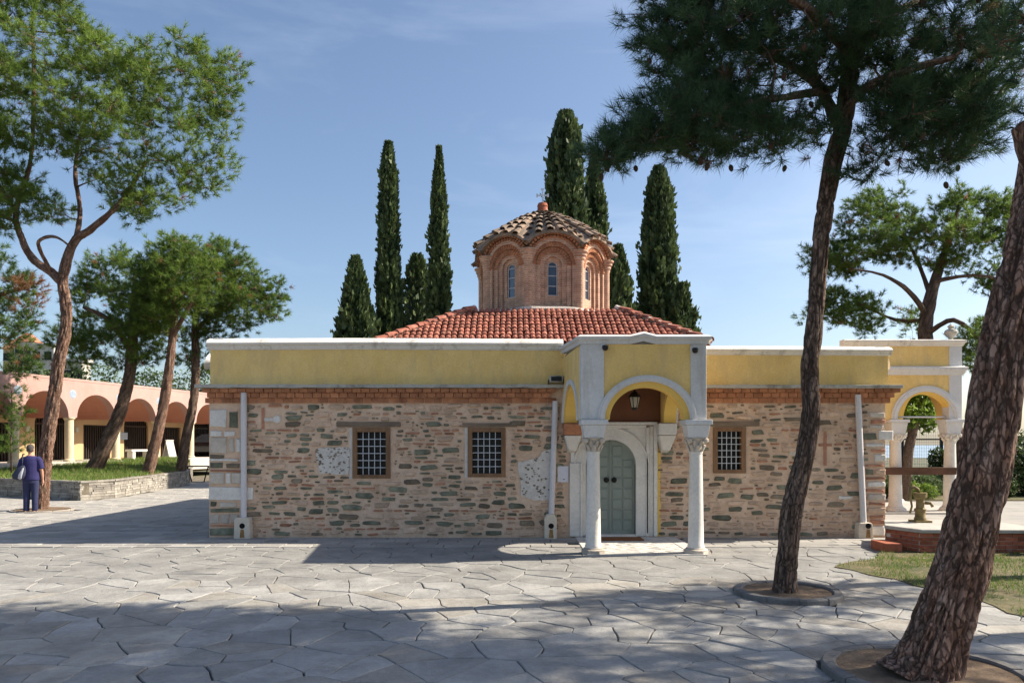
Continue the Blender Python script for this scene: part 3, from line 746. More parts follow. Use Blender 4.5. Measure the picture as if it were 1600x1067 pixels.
CAP = [(-.36, 0), (.02, 0), (.05, .03), (.055, .07), (.10, .10), (.105, .13), (.04, .195), (-.08, .235), (-.22, .24), (-.36, .17)]
coping('coping', [(CHX0 - .02, WY, 3.575, 0, -1), (-3, WY, 3.585, 0, -1), (.98, WY, 3.565, 0, -1)], CAP)
coping('coping', [(3.05, WY, 3.485, 0, -1), (CHX1 + .1, WY, 3.465, 0, -1)], [(a, b * .8) for a, b in CAP])
coping('coping', [(CHX0 + .02, WY + .02, 3.575, -1, 0), (CHX0 + .02, 24.5, 3.5, -1, 0)], CAP)
coping('coping', [(CHX1 + .06, WY + .02, 3.465, 1, 0), (CHX1 + .06, 24.5, 3.45, 1, 0)], [(a, b * .8) for a, b in CAP])
MB().box(CHX0 + .3, CHX1 - .23, WY + .28, 24.2, 2.95, 3.05).build('flat_roof', 'lead', church)
# tower of the naos under the tiled roof
RX0, RX1, RY0, RY1, RZ0, RZ1 = -3.0, 4.4, 16.3, 23.7, 4.02, 5.12
MB().box(RX0 + .3, RX1 - .3, RY0 + .3, RY1 - .3, 3.0, 4.0).build('naos_wall', 'yellow_stucco', church)
DX, DY = .83, 20.0
ROT = R(8)
MB().add([(RX0, RY0, RZ0 - .05), (RX1, RY0, RZ0 - .05), (RX1, RY1, RZ0 - .05), (RX0, RY1, RZ0 - .05), (DX - 1.75, DY - 1.75, RZ1 - .05), (DX + 1.75, DY - 1.75, RZ1 - .05), (DX + 1.75, DY + 1.75, RZ1 - .05), (DX - 1.75, DY + 1.75, RZ1 - .05),
          (RX0, RY0, RZ0 - .12), (RX1, RY0, RZ0 - .12), (RX1, RY1, RZ0 - .12), (RX0, RY1, RZ0 - .12)],
         [(0, 1, 5, 4), (1, 2, 6, 5), (2, 3, 7, 6), (3, 0, 4, 7), (4, 5, 6, 7), (0, 8, 9, 1), (1, 9, 10, 2), (2, 10, 11, 3), (3, 11, 8, 0), (8, 11, 10, 9)]).build('roof_bed', 'tile', church)
def tile_piece(L, r0, r1, up=1):
    v = []; n = 5
    for i, (y, r) in enumerate(((0, r0), (L, r1))):
        for k in range(n): a = math.pi * k / (n - 1); v.append((r * math.cos(a), y, up * r * math.sin(a) * .8))
        for k in range(n): a = math.pi * k / (n - 1); v.append(((r - .012) * math.cos(a), y, up * (r - .012) * math.sin(a) * .8 - .004))
    f = []
    for k in range(n - 1):
        f += [(k, k + 1, 2 * n + k + 1, 2 * n + k), (n + k, 3 * n + k, 3 * n + k + 1, n + k + 1), (k, n + k, n + k + 1, k + 1)]
    return v, f
tme = MB().add(*tile_piece(.30, .066, .052)).mesh('tile', 'tile', smooth=False)
k = 0
tiles = MB()
def slope(p00, p10, p01, p11, first):        # eave p00-p10, top p01-p11
    global k
    p00, p10, p01, p11 = map(Vector, (p00, p10, p01, p11))
    u = (p10 - p00).normalized(); mid = (p01 + p11) / 2
    up = (mid - p00) - u * (mid - p00).dot(u); H = up.length; up.normalize(); nrm = u.cross(up)
    M3 = Matrix((u, up, nrm)).transposed()
    W_ = (p10 - p00).length; a0 = (p01 - p00).dot(u); a1 = (p11 - p00).dot(u)
    rows_ = int(H / .215); cols = int(W_ / .136)
    for r in range(rows_):
        t = r * .215 / H; lo = a0 * t; hi = W_ + (a1 - W_) * t
        for c in range(cols):
            x = (c + .5) * .136
            if x < lo + .03 or x > hi - .03: continue
            loc = p00 + u * (x + rnd.uniform(-.008, .008)) + up * (r * .215 - .03) + nrm * (.012 + rnd.uniform(0, .008))
            rot = M3 @ Matrix.Rotation(rnd.uniform(-.05, .05), 3, 'Z') @ Matrix.Rotation(-.07 + rnd.uniform(-.02, .02), 3, 'X')
            if first and k < 300:
                o = link('roof_tile', tme, None); o.parent = church; o.matrix_basis = Matrix.Translation(loc - church.location) @ rot.to_4x4(); k += 1
            else:
                v, f = tile_piece(.30, .066, .052); tiles.add([loc + rot @ Vector(p) for p in v], f)
A = [(RX0, RY0, RZ0), (RX1, RY0, RZ0), (RX1, RY1, RZ0), (RX0, RY1, RZ0)]
B = [(DX - 1.75, DY - 1.75, RZ1), (DX + 1.75, DY - 1.75, RZ1), (DX + 1.75, DY + 1.75, RZ1), (DX - 1.75, DY + 1.75, RZ1)]
slope(A[0], A[1], B[0], B[1], True); slope(A[1], A[2], B[1], B[2], False); slope(A[3], A[0], B[3], B[0], False); slope(A[2], A[3], B[2], B[3], False)
tag(tiles.build('roof_tiles', 'tile', church), kind='stuff')
for i in range(4):                           # hips: a mortar bed with overlapping ridge tiles
    a, b = Vector(A[i]), Vector(B[i]); d = (b - a); L = d.length; d.normalize()
    MB().tube([a + Vector((0, 0, .03)), b + Vector((0, 0, .03))], .075, 8).build('hip_bed', 'mortar_white', church)
    n = int(L / .30); side = d.cross(Vector((0, 0, 1))).normalized(); nr = side.cross(d)
    for j in range(n):
        v, f = tile_piece(.36, .115, .09); M3 = Matrix((side, d, nr)).transposed()
        o = link('hip_tile', MB().add(v, f).mesh('hip_tile', 'tile') if (i == 0 and j == 0) else _hip, None)
        if i == 0 and j == 0: _hip = o.data
        o.parent = church; o.matrix_basis = Matrix.Translation(a + d * (j * .30) + nr * .05 - church.location) @ (M3 @ Matrix.Rotation(-.08 + rnd.uniform(-.03, .03), 3, 'X') @ Matrix.Rotation(rnd.uniform(-.06, .06), 3, 'Z')).to_4x4()

# ---- drum and dome
DR = 1.74; AP = DR * math.cos(R(22.5)); ZB, ZS = 4.9, 6.3
fw = 2 * DR * math.sin(R(22.5))
core = MB(Matrix.Translation((DX, DY, 0)) @ Matrix.Rotation(ROT, 4, 'Z'))
core.lathe([(DR - .28, ZB), (DR - .28, 7.3)], n=8)
core.M = core.M @ Matrix.Rotation(R(22.5), 4, 'Z')
drum = empty('drum', (DX, DY, ZB)); adopt(drum, church)
def dpart(mb, nm, m, **k):
    o = mb.build(nm, m, None, **k); o.parent = drum; o.matrix_parent_inverse = Matrix.Translation((DX, DY, ZB)).inverted(); return o
c8 = MB(Matrix.Translation((DX, DY, 0)) @ Matrix.Rotation(ROT + R(22.5), 4, 'Z')); c8.lathe([(DR - .30, ZB), (DR - .30, 6.95)], n=8)
dpart(c8, 'core', 'drum_brick')
WZ0, WZ1, WR = 5.52, 6.26, .125
for i in range(8):
    ang = ROT + i * R(45)
    Mf = Matrix.Translation((DX, DY, 0)) @ Matrix.Rotation(ang, 4, 'Z')     # local: x along the face, y inward (-AP is the face), z up
    h = fw / 2
    f1 = MB(Mf)                              # outer skin with the widest arch
    f1.archwall(-h, h, WZ1, 6.80, 0, .47, -AP, -AP + .12, n=18); f1.box(-h, -.47, -AP, -AP + .12, ZB, WZ1).box(.47, h, -AP, -AP + .12, ZB, WZ1)
    f1.band(0, WZ1, .34, .455, -AP + .06, -AP + .16, n=16, foot=ZB); f1.band(0, WZ1, .23, .345, -AP + .12, -AP + .22, n=16, foot=ZB)
    f1.band(0, WZ1, WR, .235, -AP + .18, -AP + .28, n=14, foot=WZ0).box(-.23, .23, -AP + .18, -AP + .28, ZB, WZ0)
    # arched gable above, standing a little proud
    f1.band(0, WZ1 + .05, .52, .66, -AP - .05, -AP + .1, n=18, a0=12, a1=168)
    dpart(f1, 'brick_face', 'drum_brick')
    vo = MB(Mf)                              # voussoirs round the widest arch
    for r0, r1, y0, nn in ((.47, .585, -AP - .022, 23), (.345, .45, -AP + .045, 17)):
        for q in range(nn):
            a = math.pi * (q + .5) / nn; da = math.pi / nn * .36
            pts_ = []
            for (r, t) in ((r0, a - da), (r1, a - da), (r1, a + da), (r0, a + da)): pts_.append((r * math.cos(t), WZ1 + r * math.sin(t)))
            vo.ext(pts_, y0, y0 + .05)
    dpart(vo, 'voussoirs', 'cornice_brick')
    de = MB(Mf)                              # two rows of dentils under the wavy eave
    for r, y0, nn in ((.635, -AP - .075, 19), (.715, -AP - .12, 21)):
        for q in range(nn):
            a = R(14) + (math.pi - R(28)) * (q + .5) / nn; t = .03
            x, z = r * math.cos(a), WZ1 + .05 + r * math.sin(a); c_, s_ = math.cos(a), math.sin(a)
            de.ext([(x - s_ * t - c_ * t, z + c_ * t - s_ * t), (x + s_ * t - c_ * t, z - c_ * t - s_ * t), (x + s_ * t + c_ * t, z - c_ * t + s_ * t), (x - s_ * t + c_ * t, z + c_ * t + s_ * t)], y0, y0 + .12)
    dpart(de, 'dentils', 'cornice_brick')
    gl = MB(Mf); gl.ext([(-WR, WZ0), (WR, WZ0)] + [(WR * math.cos(math.pi * q / 10), WZ1 + WR * math.sin(math.pi * q / 10)) for q in range(11)][0:], -AP + .245, -AP + .255)
    wnd = dpart(gl, 'window', 'glass_blue')
    wf = MB(Mf); wf.band(0, WZ1, WR - .018, WR, -AP + .225, -AP + .25, n=12, foot=WZ0).box(-WR, WR, -AP + .223, -AP + .252, WZ0, WZ0 + .02)
    for z in (5.76, 6.02, 6.26): wf.box(-WR + .018, WR - .018, -AP + .232, -AP + .248, z, z + .014)
    dpart(wf, 'window_frame', 'white_bar')
    # colonnette and its stepped capital at the corner
    cx = h
    pc = MB(Matrix.Translation((DX, DY, 0)) @ Matrix.Rotation(ang + R(22.5), 4, 'Z'))
    pc.lathe([(.115, ZB), (.115, 6.30), (.13, 6.34), (.13, 6.38), (.155, 6.41), (.155, 6.46), (.19, 6.50), (.19, 6.55), (.23, 6.58), (.23, 6.62)], c=(0, -DR + .04, 0), n=12)
    dpart(pc, 'colonnette', 'drum_brick', auto=True)
# scalloped roof of tiles: eave rises over each face and dips at each corner
def eave(a):                                 # a: angle from a face normal, -22.5..22.5 deg
    t = abs(a) / R(22.5)
    r = (AP + .2) / math.cos(a) - .02 * t
    z = 6.64 + .44 * math.sqrt(max(0, 1 - (t * .98) ** 2))
    return r, z
APEX = 8.03
def dome_pt(ang, s):                         # s 0 eave .. 1 apex
    a = (ang - ROT + R(22.5)) % R(45) - R(22.5)
    r, z = eave(a)
    zz = z + (APEX - z) * (1 - (1 - s) ** 1.4)
    return Vector((DX + r * (1 - s) * math.cos(ang - math.pi / 2), DY + r * (1 - s) * math.sin(ang - math.pi / 2), zz))
sh = MB(); NA, NS = 96, 10
for j in range(NS + 1):
    for q in range(NA): sh.add([dome_pt(2 * math.pi * q / NA, j / NS * .985)], [])
sh.f = [(j * NA + q, j * NA + (q + 1) % NA, (j + 1) * NA + (q + 1) % NA, (j + 1) * NA + q) for j in range(NS) for q in range(NA)]
n0 = len(sh.v)
for q in range(NA):
    p = dome_pt(2 * math.pi * q / NA, 0); sh.add([(p.x, p.y, p.z - .07), (DX + (p.x - DX) * .8, DY + (p.y - DY) * .8, p.z - .09)], [])
sh.f += [(q, (q + 1) % NA, n0 + 2 * ((q + 1) % NA), n0 + 2 * q) for q in range(NA)] + [(n0 + 2 * q, n0 + 2 * ((q + 1) % NA), n0 + 2 * ((q + 1) % NA) + 1, n0 + 2 * q + 1) for q in range(NA)]
dpart(sh, 'dome_shell', 'tile_old')
dt = None; kk = 0
for q in range(40):
    for j in range(7):
        if j > 4 and q % 2: continue
        s0 = j / 7.4 - .02; ang = 2 * math.pi * (q + .5) / 40 + ROT
        p = dome_pt(ang, max(0, s0)); p2 = dome_pt(ang, s0 + .2)
        if s0 < 0: p = p - (p2 - p) * .12
        d = (p2 - p).normalized(); sd_ = d.cross(Vector((0, 0, 1)))
        sd_ = sd_.normalized(); nr = sd_.cross(d)
        if dt is None: dt = MB().add(*tile_piece(.34, .105, .08)).mesh('dome_tile', 'tile_old')
        o = link('dome_tile', dt, None); o.parent = drum
        sc_ = 1 if j < 3 else .85 if j < 5 else .8
        o.matrix_basis = Matrix.Translation(p + nr * .02 - Vector((DX, DY, ZB))) @ (Matrix((sd_, d, nr)).transposed() @ Matrix.Rotation(-.10 + rnd.uniform(-.07, .05), 3, 'X') @ Matrix.Rotation(rnd.uniform(-.09, .09), 3, 'Z')).to_4x4() @ Matrix.Scale(sc_, 4)
        if rnd.random() < .22: pass
mb = MB(); mb.lathe([(.17, 7.93), (.15, 8.05), (.135, 8.2), (.15, 8.22), (.12, 8.30), (.03, 8.33)], c=(DX, DY, 0), n=14); dpart(mb, 'finial_base', 'red_brick', auto=True)
mb = MB()
cz = 8.52
mb.box(DX - .018, DX + .018, DY - .014, DY + .014, 8.31, 8.70)
mb.box(DX - .15, DX - .0181, DY - .013, DY + .013, cz - .017, cz + .017).box(DX + .0181, DX + .15, DY - .013, DY + .013, cz - .017, cz + .017)
for dx, dz in ((.15, 0), (-.15, 0), (0, .17)):
    mb.box(DX + dx - (.02 if dx else .045), DX + dx + (.02 if dx else .045), DY - .016, DY + .016, cz + dz - (.045 if dx else .02), cz + dz + (.045 if dx else .02))
dpart(mb, 'cross', 'metal_cross')
# white mortar skirt where drum meets tiles
sk = MB()
ring = []
for q in range(64):
    a = 2 * math.pi * q / 64; aa = (a - ROT + R(22.5)) % R(45) - R(22.5)
    rr_ = AP / math.cos(aa) + .10 + .04 * noise.noise((math.cos(a) * 3, math.sin(a) * 3, 0)); ring.append(Vector((DX + rr_ * math.cos(a - math.pi / 2), DY + rr_ * math.sin(a - math.pi / 2), 5.13 + .05 * noise.noise((math.cos(a) * 2, math.sin(a) * 2, 4)))))
for q in range(64): sk.tube([ring[q - 1], ring[q]], .06, 8)
dpart(sk, 'mortar_skirt', 'mortar_white')

# ---- doorway
mb = MB()
cxd = (DOOR[0] + DOOR[1]) / 2; rd = (DOOR[1] - DOOR[0]) / 2; zsd = 1.86 - rd
mb.archwall(DOOR[0] - .02, DOOR[1] + .02, zsd, 1.9 + .0, cxd, rd, WY - .02, WY + .3, n=24)
mb.band(cxd, zsd, rd, rd + .2, WY - .05, WY + .02, n=24)
mb.build('door_arch', 'marble', church)
MB().band(cxd, zsd, rd + .2, rd + .235, WY - .075, WY + .0, n=24, foot=.08).build('arch_moulding', 'marble', church, bevel=.006)
mb = MB(); mb.box(DOOR[1], 2.56, WY - .05, WY + .02, .02, zsd); mb.build('door_jamb', 'marble', church, bevel=.006)
mb = MB(); mb.box(1.2, DOOR[0], WY - .05, WY + .02, .02, zsd); mb.build('door_jamb', 'marble', church, bevel=.006)
# slabs of the rectangular frame
for a, b, c, d, yo in ((2.56, 2.62, .02, 2.1, .075), (2.622, 2.70, .02, 2.12, .05), (2.702, 2.77, .02, 2.14, .09), (1.10, 1.3, .02, 1.42, .08), (1.30, 1.34, .02, 1.42, .105), (1.12, 1.198, 1.425, 2.1, .06), (1.10, 2.77, 2.143, 2.20, .11), (1.2, 2.56, 2.08, 2.14, .085)):
    MB().box(a, b, WY - yo, WY + .01, c, d).build('marble_slab', 'marble', church, bevel=.008)
MB().ext([(1.2, zsd), (1.2, 2.078), (2.558, 2.078), (2.558, zsd)] [::-1] if 0 else [(cxd + (rd + .2) * math.cos(math.pi * (1 - q / 20)), zsd + (rd + .2) * math.sin(math.pi * (1 - q / 20))) for q in range(21)] + [(2.558, zsd), (2.558, 2.078), (1.202, 2.078), (1.202, zsd)], WY - .035, WY).build('spandrel_slab', 'marble', church)
MB().box(2.775, 2.84, WY - .02, WY + .01, .02, 1.7).build('plaster_strip', 'ochre_arch', church)
door = empty('door', (cxd, WY + .1, .06)); adopt(door, church)
def dr(mb, nm, m, **k):
    o = mb.build(nm, m, None, **k); o.parent = door; o.matrix_parent_inverse = Matrix.Translation((cxd, WY + .1, .06)).inverted(); return o
for s in (-1, 1):
    p = [(cxd + s * .004, .06)] + [(cxd + s * rd, .06)] + [(cxd + s * rd * math.cos(math.pi / 2 * q / 12), zsd + rd * math.sin(math.pi / 2 * q / 12)) for q in range(13)]
    p[-1] = (cxd + s * .004, p[-1][1])
    dr(MB().ext(p, WY + .08, WY + .13), 'door_leaf', 'door_paint', bevel=.004)
    xi, xo = cxd + s * .05, cxd + s * (rd - .05); xm = (xi + xo) / 2
    for r in range(8):
        z0 = .13 + r * .205; 
        for (xa, xb) in ((xi, xm - s * .012), (xm + s * .012, xo)):
            a, b = min(xa, xb), max(xa, xb); zt_ = z0 + .175
            if zt_ > zsd:
                far = max(abs(a - cxd), abs(b - cxd)); lim = zsd + math.sqrt(max(0, (rd - .04) ** 2 - far ** 2)); zt_ = min(zt_, lim)
            if zt_ - z0 > .04: dr(MB().box(a, b, WY + .064, WY + .0805, z0, zt_), 'door_panel', 'door_paint', bevel=.007)
    kn = MB(); c = Vector((cxd + s * .075, WY + .05, 1.09)); kn.tube([c + Vector((.045 * math.cos(t), -.004, .045 * math.sin(t))) for t in [2 * math.pi * q / 14 for q in range(15)]], .009, 6)
    kn.M = Matrix.Translation(c + Vector((0, .012, .0))) @ Matrix.Rotation(R(90), 4, 'X'); kn.lathe([(.035, -.01), (.035, .008), (.02, .02)], n=12)
    dr(kn, 'ring_knocker', 'iron')
dr(MB().box(cxd - .014, cxd + .014, WY + .06, WY + .085, .06, zsd + rd - .02), 'cover_strip', 'door_paint', bevel=.004)
MB().box(DOOR[0], DOOR[1], WY - .18, WY + .4, -.02, .06).build('threshold', 'marble', church, bevel=.01)
MB().box(DOOR[0] - .1, DOOR[1] + .1, WY + .3, WY + .31, -.05, 2.0).build('door_back', 'interior', church)

# ---- entrance porch
YF, YC = 11.85, 12.0
XL0, XR0, XL1, XR1 = 1.113, 3.132, .96, 3.10   # outer corners: front, and where it meets the wall
ZSP, ZPT = 2.18, 3.39
mb = MB(); mb.archwall(1.48, 2.88, ZSP, ZPT, 2.18, .685, YF + .02, YF + .30, n=28, ez=.875); mb.build('porch_front', 'yellow_stucco', church)
MB().band(2.18, ZSP, .60, .688, YF + .035, YF + .285, n=28, ez=.875).build('arch_soffit', 'ochre_arch', church)
MB().band(2.18, ZSP, .686, .80, YF - .03, YF + .1, n=30, ez=.89).build('archivolt', 'white_stucco', church)
MB().band(2.18, ZSP, .715, .765, YF - .045, YF + .0, n=30, ez=.89).build('archivolt_fillet', 'white_stucco', church)
for a, b in ((XL0, 1.482), (2.878, XR0)):
    MB().box(a, b, YF, YF + .31, ZSP, ZPT).build('porch_pier', 'white_stucco', church, bevel=.008)
# sides, from the front pier back to the wall
for sgn, xa, xb in ((-1, XL0, XL1), (1, XR0, XR1)):
    Ls = WY - (YF + .31); d = Vector((xb - xa, Ls, 0)).normalized()
    Ms = Matrix.Translation((xa, YF + .312, 0)) @ Matrix(((d.x, -d.y * -1 * -sgn if 0 else (d.y if sgn < 0 else -d.y), 0, 0), (d.y, (-d.x if sgn < 0 else d.x), 0, 0), (0, 0, 1, 0), (0, 0, 0, 1)))
    Lt = math.hypot(xb - xa, Ls) - .004
    mb = MB(Ms); mb.archwall(0, Lt, ZSP, ZPT + .02, Lt / 2 - .02, .80, 0, .26, n=26, ez=.80); mb.build('porch_side', 'yellow_stucco', church)
    mb = MB(Ms); mb.band(Lt / 2 - .02, ZSP, .80, .90, -.03, .06, n=26, ez=.83); mb.build('archivolt', 'white_stucco', church)
    mb = MB(Ms); mb.band(Lt / 2 - .02, ZSP, .74, .802, .02, .25, n=26, ez=.80); mb.build('arch_soffit', 'ochre_arch', church)
    # corbel at the wall
    x0 = xb + .01 if sgn < 0 else xb - .36
    cb = MB(); cb.ext([(x0, 2.17), (x0 + .35, 2.17), (x0 + .34, 1.95), (x0 + .01, 1.95)], WY - .34, WY); cb.build('corbel', 'cornice_brick' if sgn < 0 else 'marble', church, bevel=.02)
    cb = MB(); cb.add([(x0 + .01, WY - .33, 1.945), (x0 + .34, WY - .33, 1.945), (x0 + .34, WY, 1.945), (x0 + .01, WY, 1.945), (x0 + .10, WY - .2, 1.66), (x0 + .25, WY - .2, 1.66), (x0 + .25, WY, 1.60), (x0 + .10, WY, 1.60)],
                      [(0, 1, 2, 3), (4, 7, 6, 5), (0, 4, 5, 1), (1, 5, 6, 2), (2, 6, 7, 3), (3, 7, 4, 0)]); cb.build('corbel_foot', 'marble', church, bevel=.03)
MB().box(1.25, 2.95, YF + .3, WY, 3.12, 3.3).build('porch_ceiling', 'vault_brown', church)
MB().box(1.3, 3.0, WY - .03, WY, 2.205, 3.12).build('painted_lunette', 'maroon', church)
PC = [(-.30, 0), (.02, 0), (.03, .05), (.07, .075), (.075, .115), (.02, .15), (-.12, .165), (-.30, .16)]
coping('porch_coping', [(XL1, WY - .02, 3.50, -1, 0), (XL0, YF, 3.39, -.9, -1), (1.9, YF, 3.39, 0, -1), (2.12, YF, 3.44, 0, -1), (2.32, YF, 3.39, 0, -1), (XR0, YF, 3.39, .9, -1), (XR1, WY - .02, 3.42, 1, 0)], PC, 'white_stucco')
MB().slab([(XL0 + .05, YF + .05), (XR0 - .05, YF + .05), (XR1 - .05, WY), (XL1 + .05, WY)], 3.3, 3.47).build('porch_roof', 'lead', church)
def column(x, y, zb, zsh, zcap, zimp, r, parent, iw=.19, capm='ashlar', basem='ashlar'):
    o = empty('column', (x, y, 0)); adopt(o, parent)
    def cp(mb, nm, m, **k):
        q = mb.build(nm, m, None, **k); q.parent = o; q.matrix_parent_inverse = Matrix.Translation((x, y, 0)).inverted(); return q
    mb = MB(); mb.lathe([(r * 1.18, zb), (r * 1.18, zb + .03), (r * 1.1, zb + .05), (r * 1.04, zb + .5), (r * .90, zsh - .05), (r * .90, zsh - .03), (r * .98, zsh - .025), (r * .98, zsh)], c=(x, y, 0), n=28); cp(mb, 'shaft', 'marble', auto=True)
    mb = MB(); mb.slab([(x + r * 1.75 * math.cos(t), y + r * 1.75 * math.sin(t)) for t in [R(45 * q + 22.5) for q in range(8)]], -.01, zb * .55)
    mb.lathe([(r * 1.6, zb * .55), (r * 1.65, zb * .65), (r * 1.5, zb * .8), (r * 1.32, zb * .88), (r * 1.38, zb * .95), (r * 1.2, zb)], c=(x, y, 0), n=20); cp(mb, 'base', basem, auto=True)
    H = zcap - zsh; mb = MB()
    mb.lathe([(r * .92, zsh), (r * .95, zsh + H * .4), (r * 1.15, zsh + H * .75), (r * 1.5, zsh + H * .97), (r * 1.5, zcap - .001)], c=(x, y, 0), n=20)
    for ring_, (rr0, z0, z1, n_) in enumerate(((.94, 0, .5, 8), (1.0, .3, .82, 8))):
        for q in range(n_):
            a = 2 * math.pi * (q + .5 * ring_) / n_; c_, s_ = math.cos(a), math.sin(a)
            def pt(rr, t, z): return (x + r * rr * c_ - t * s_, y + r * rr * s_ + t * c_, zsh + H * z)
            mb.add([pt(rr0, -.028, z0), pt(rr0, .028, z0), pt(rr0 + .12, .034, (z0 + z1) / 2), pt(rr0 + .12, -.034, (z0 + z1) / 2), pt(rr0 + .42, .022, z1), pt(rr0 + .42, -.022, z1), pt(rr0 + .52, 0, z1 - .1), pt(rr0 + .1, 0, z0)],
                   [(0, 1, 2, 3), (3, 2, 4, 5), (5, 4, 6), (7, 0, 3), (7, 3, 5), (7, 5, 6), (7, 6, 4), (7, 4, 2), (7, 2, 1)])
    for q in range(4):
        a = R(45 + 90 * q); c = Vector((x + r * 1.62 * math.cos(a), y + r * 1.62 * math.sin(a), zsh + H * .8)); mb.lathe([(.02, -.04), (.045, -.02), (.045, .02), (.02, .04)], c=c, n=8)
    cp(mb, 'capital', capm)
    mb = MB()
    mb.add([(x + sx * iw * (.8 if k == 0 else 1), y + sy * iw * (.8 if k == 0 else 1), z) for k, z in enumerate((zcap, zimp - .085)) for sx, sy in ((-1, -1), (1, -1), (1, 1), (-1, 1))], [(0, 3, 2, 1), (4, 5, 6, 7), (0, 1, 5, 4), (1, 2, 6, 5), (2, 3, 7, 6), (3, 0, 4, 7)])
    mb.box(x - iw * 1.15, x + iw * 1.15, y - iw * 1.15, y + iw * 1.15, zimp - .083, zimp - .002); cp(mb, 'impost', 'white_stucco', bevel=.008)
    return o
column(1.325, YC + .01, .10, 1.66, 1.885, 2.178, .115, church); column(3.0, YC + .01, .10, 1.66, 1.885, 2.178, .115, church)

# ---- rainwater pipes with their stone outlets
for (x0, y0, x1, y1, bx0, bx1, bt, bb, rnd_top) in ((383.5, 614, 383.5, 812, 371, 396, 807, 838, 0), (867.5, 627, 861, 808, 850, 869, 800, 846, 1), (1337, 617, 1346, 818, 1334, 1357, 815, 845, 0)):
    pp = empty('downpipe', (wx(x1), WY - .1, 0)); adopt(pp, church)
    def pb(mb, nm, m, **k):
        q = mb.build(nm, m, None, **k); q.parent = pp; q.matrix_parent_inverse = Matrix.Translation((wx(x1), WY - .1, 0)).inverted(); return q
    mb = MB(); mb.tube([(wx(x0), WY - .085, wz(y0)), (wx(x0) * .5 + wx(x1) * .5, WY - .085, wz((y0 + y1) / 2)), (wx(x1), WY - .085, wz(y1))], .056, 14); pb(mb, 'pipe', 'pipe', auto=True)
    for t in (.2, .72):
        z = wz(y0 + (y1 - y0) * t); x = wx(x0 + (x1 - x0) * t); pb(MB().tube([(x, WY - .085, z - .012), (x, WY - .085, z + .012)], .061, 14), 'bracket', 'pipe')
    a, b = wx(bx0), wx(bx1); zt_ = wz(bt); mb = MB()
    if rnd_top: mb.ext([(a, -.02), (b, -.02), (b, zt_ - .1), (b - .05, zt_ - .02), (a + .05, zt_ - .02), (a, zt_ - .1)], WY - .2, WY)
    else: mb.ext([(a, -.02), (b, -.02), (b - .01, zt_ - .05), (b - .03, zt_), (a + .03, zt_), (a + .01, zt_ - .05)], WY - .2, WY)
    pb(mb, 'outlet_block', 'pipe_box', bevel=.012)
    cxp = (a + b) / 2 + (.04 if bx0 > 1300 else 0.01); zc = .235
    mb = MB(Matrix.Translation((cxp, WY - .2, zc)) @ Matrix.Rotation(R(90), 4, 'X')); mb.lathe([(.052, -.05), (.052, .004), (.045, .004)], n=16); pb(mb, 'spout_hole', 'hole')
    pb(MB().ext([(cxp - .03, .17), (cxp + .03, .17), (cxp + .045, .01), (cxp - .045, .01)], WY - .203, WY - .2), 'rust_stain', 'rust')

# ================================================================ THE SIDE PORTICO beyond the church's end
PY = 19.2; PS = FPX / PY
def qx(px): return (px - 800) / PS
def qz(py): return EYE + (HZ - py) / PS
port = empty('side_portico', ((qx(1400) + qx(1505)) / 2, PY, 0))
tag(port, 'open yellow portico with white trim and urn beyond the church end wall', 'portico')
x0, x1 = qx(1330), qx(1503); zs = qz(655); cxa = qx(1447); ra = (qx(1492) - qx(1402)) / 2
PD = 3.2
for yb, nm in ((PY, 'arch_wall'),):
    MB().archwall(x0, x1 - .12, zs, qz(586), cxa, ra, yb + .02, yb + .3, n=26, ez=.96).build(nm, 'yellow_stucco', port)
    MB().band(cxa, zs, ra - .06, ra + .001, yb + .03, yb + .29, n=26, ez=.96).build('arch_soffit', 'ochre_arch', port)
MB().band(cxa, zs, ra, ra + .16, PY - .03, PY + .1, n=28, ez=.96).build('archivolt', 'white_stucco', port)
MB().band(cxa, zs, ra + .04, ra + .1, PY - .05, PY + .0, n=28, ez=.96).build('archivolt_fillet', 'white_stucco', port)
MB().box(x1 - .33, x1, PY - .005, PY + .32, zs, qz(537)).build('pier', 'white_stucco', port, bevel=.008)
MB().box(x0, x1 - .332, PY + .01, PY + .3, qz(572), qz(540)).build('attic', 'yellow_stucco', port)
Mq = Matrix.Translation((x1 - .01, PY + .322, 0)) @ Matrix.Rotation(R(90), 4, 'Z')
MB(Mq).archwall(0, PD - .33, zs, qz(540), (PD - .33) / 2, 1.15, 0, .29, n=24, ez=.8).build('side_wall', 'yellow_stucco', port)
MB(Mq).band((PD - .33) / 2, zs, 1.08, 1.152, .02, .27, n=24, ez=.8).build('arch_soffit', 'ochre_arch', port)
column(x1 - .17, PY + PD - .16, .14, qz(690), qz(678), zs, .15, port, iw=.22, capm='white_stone', basem='white_stone')
MB().box(x0, x0 + .3, PY + .31, PY + PD, 0, qz(540)).build('inner_wall', 'maroon', port)
MB().box(x0 + .3, x1 - .3, PY + .3, PY + PD - .3, qz(556), qz(548)).build('ceiling', 'vault_brown', port)
SC = [(-.3, 0), (.02, 0), (.06, .05), (.07, .10), (.12, .13), (.13, .20), (.0, .235), (-.3, .235)]
coping('string_course', [(x0, PY, qz(586), 0, -1), (x1, PY, qz(586), .8, -1), (x1, PY + PD, qz(586), 1, 0)], SC, 'white_stucco', port)
coping('coping', [(x0 - .2, PY, qz(541), 0, -1), (x1, PY, qz(541), .8, -1), (x1, PY + PD, qz(541), 1, 0)], [(a * .8, b * .75) for a, b in SC], 'cap_stucco', port)
mb = MB(); mb.lathe([(.10, 0), (.10, .05), (.05, .08), (.06, .12), (.14, .2), (.16, .27), (.13, .33), (.06, .36), (.06, .40), (.09, .42), (.03, .47), (.0, .5)], c=(x1 - .2, PY + .15, qz(534)), n=18); mb.build('urn', 'ledge', port, auto=True)
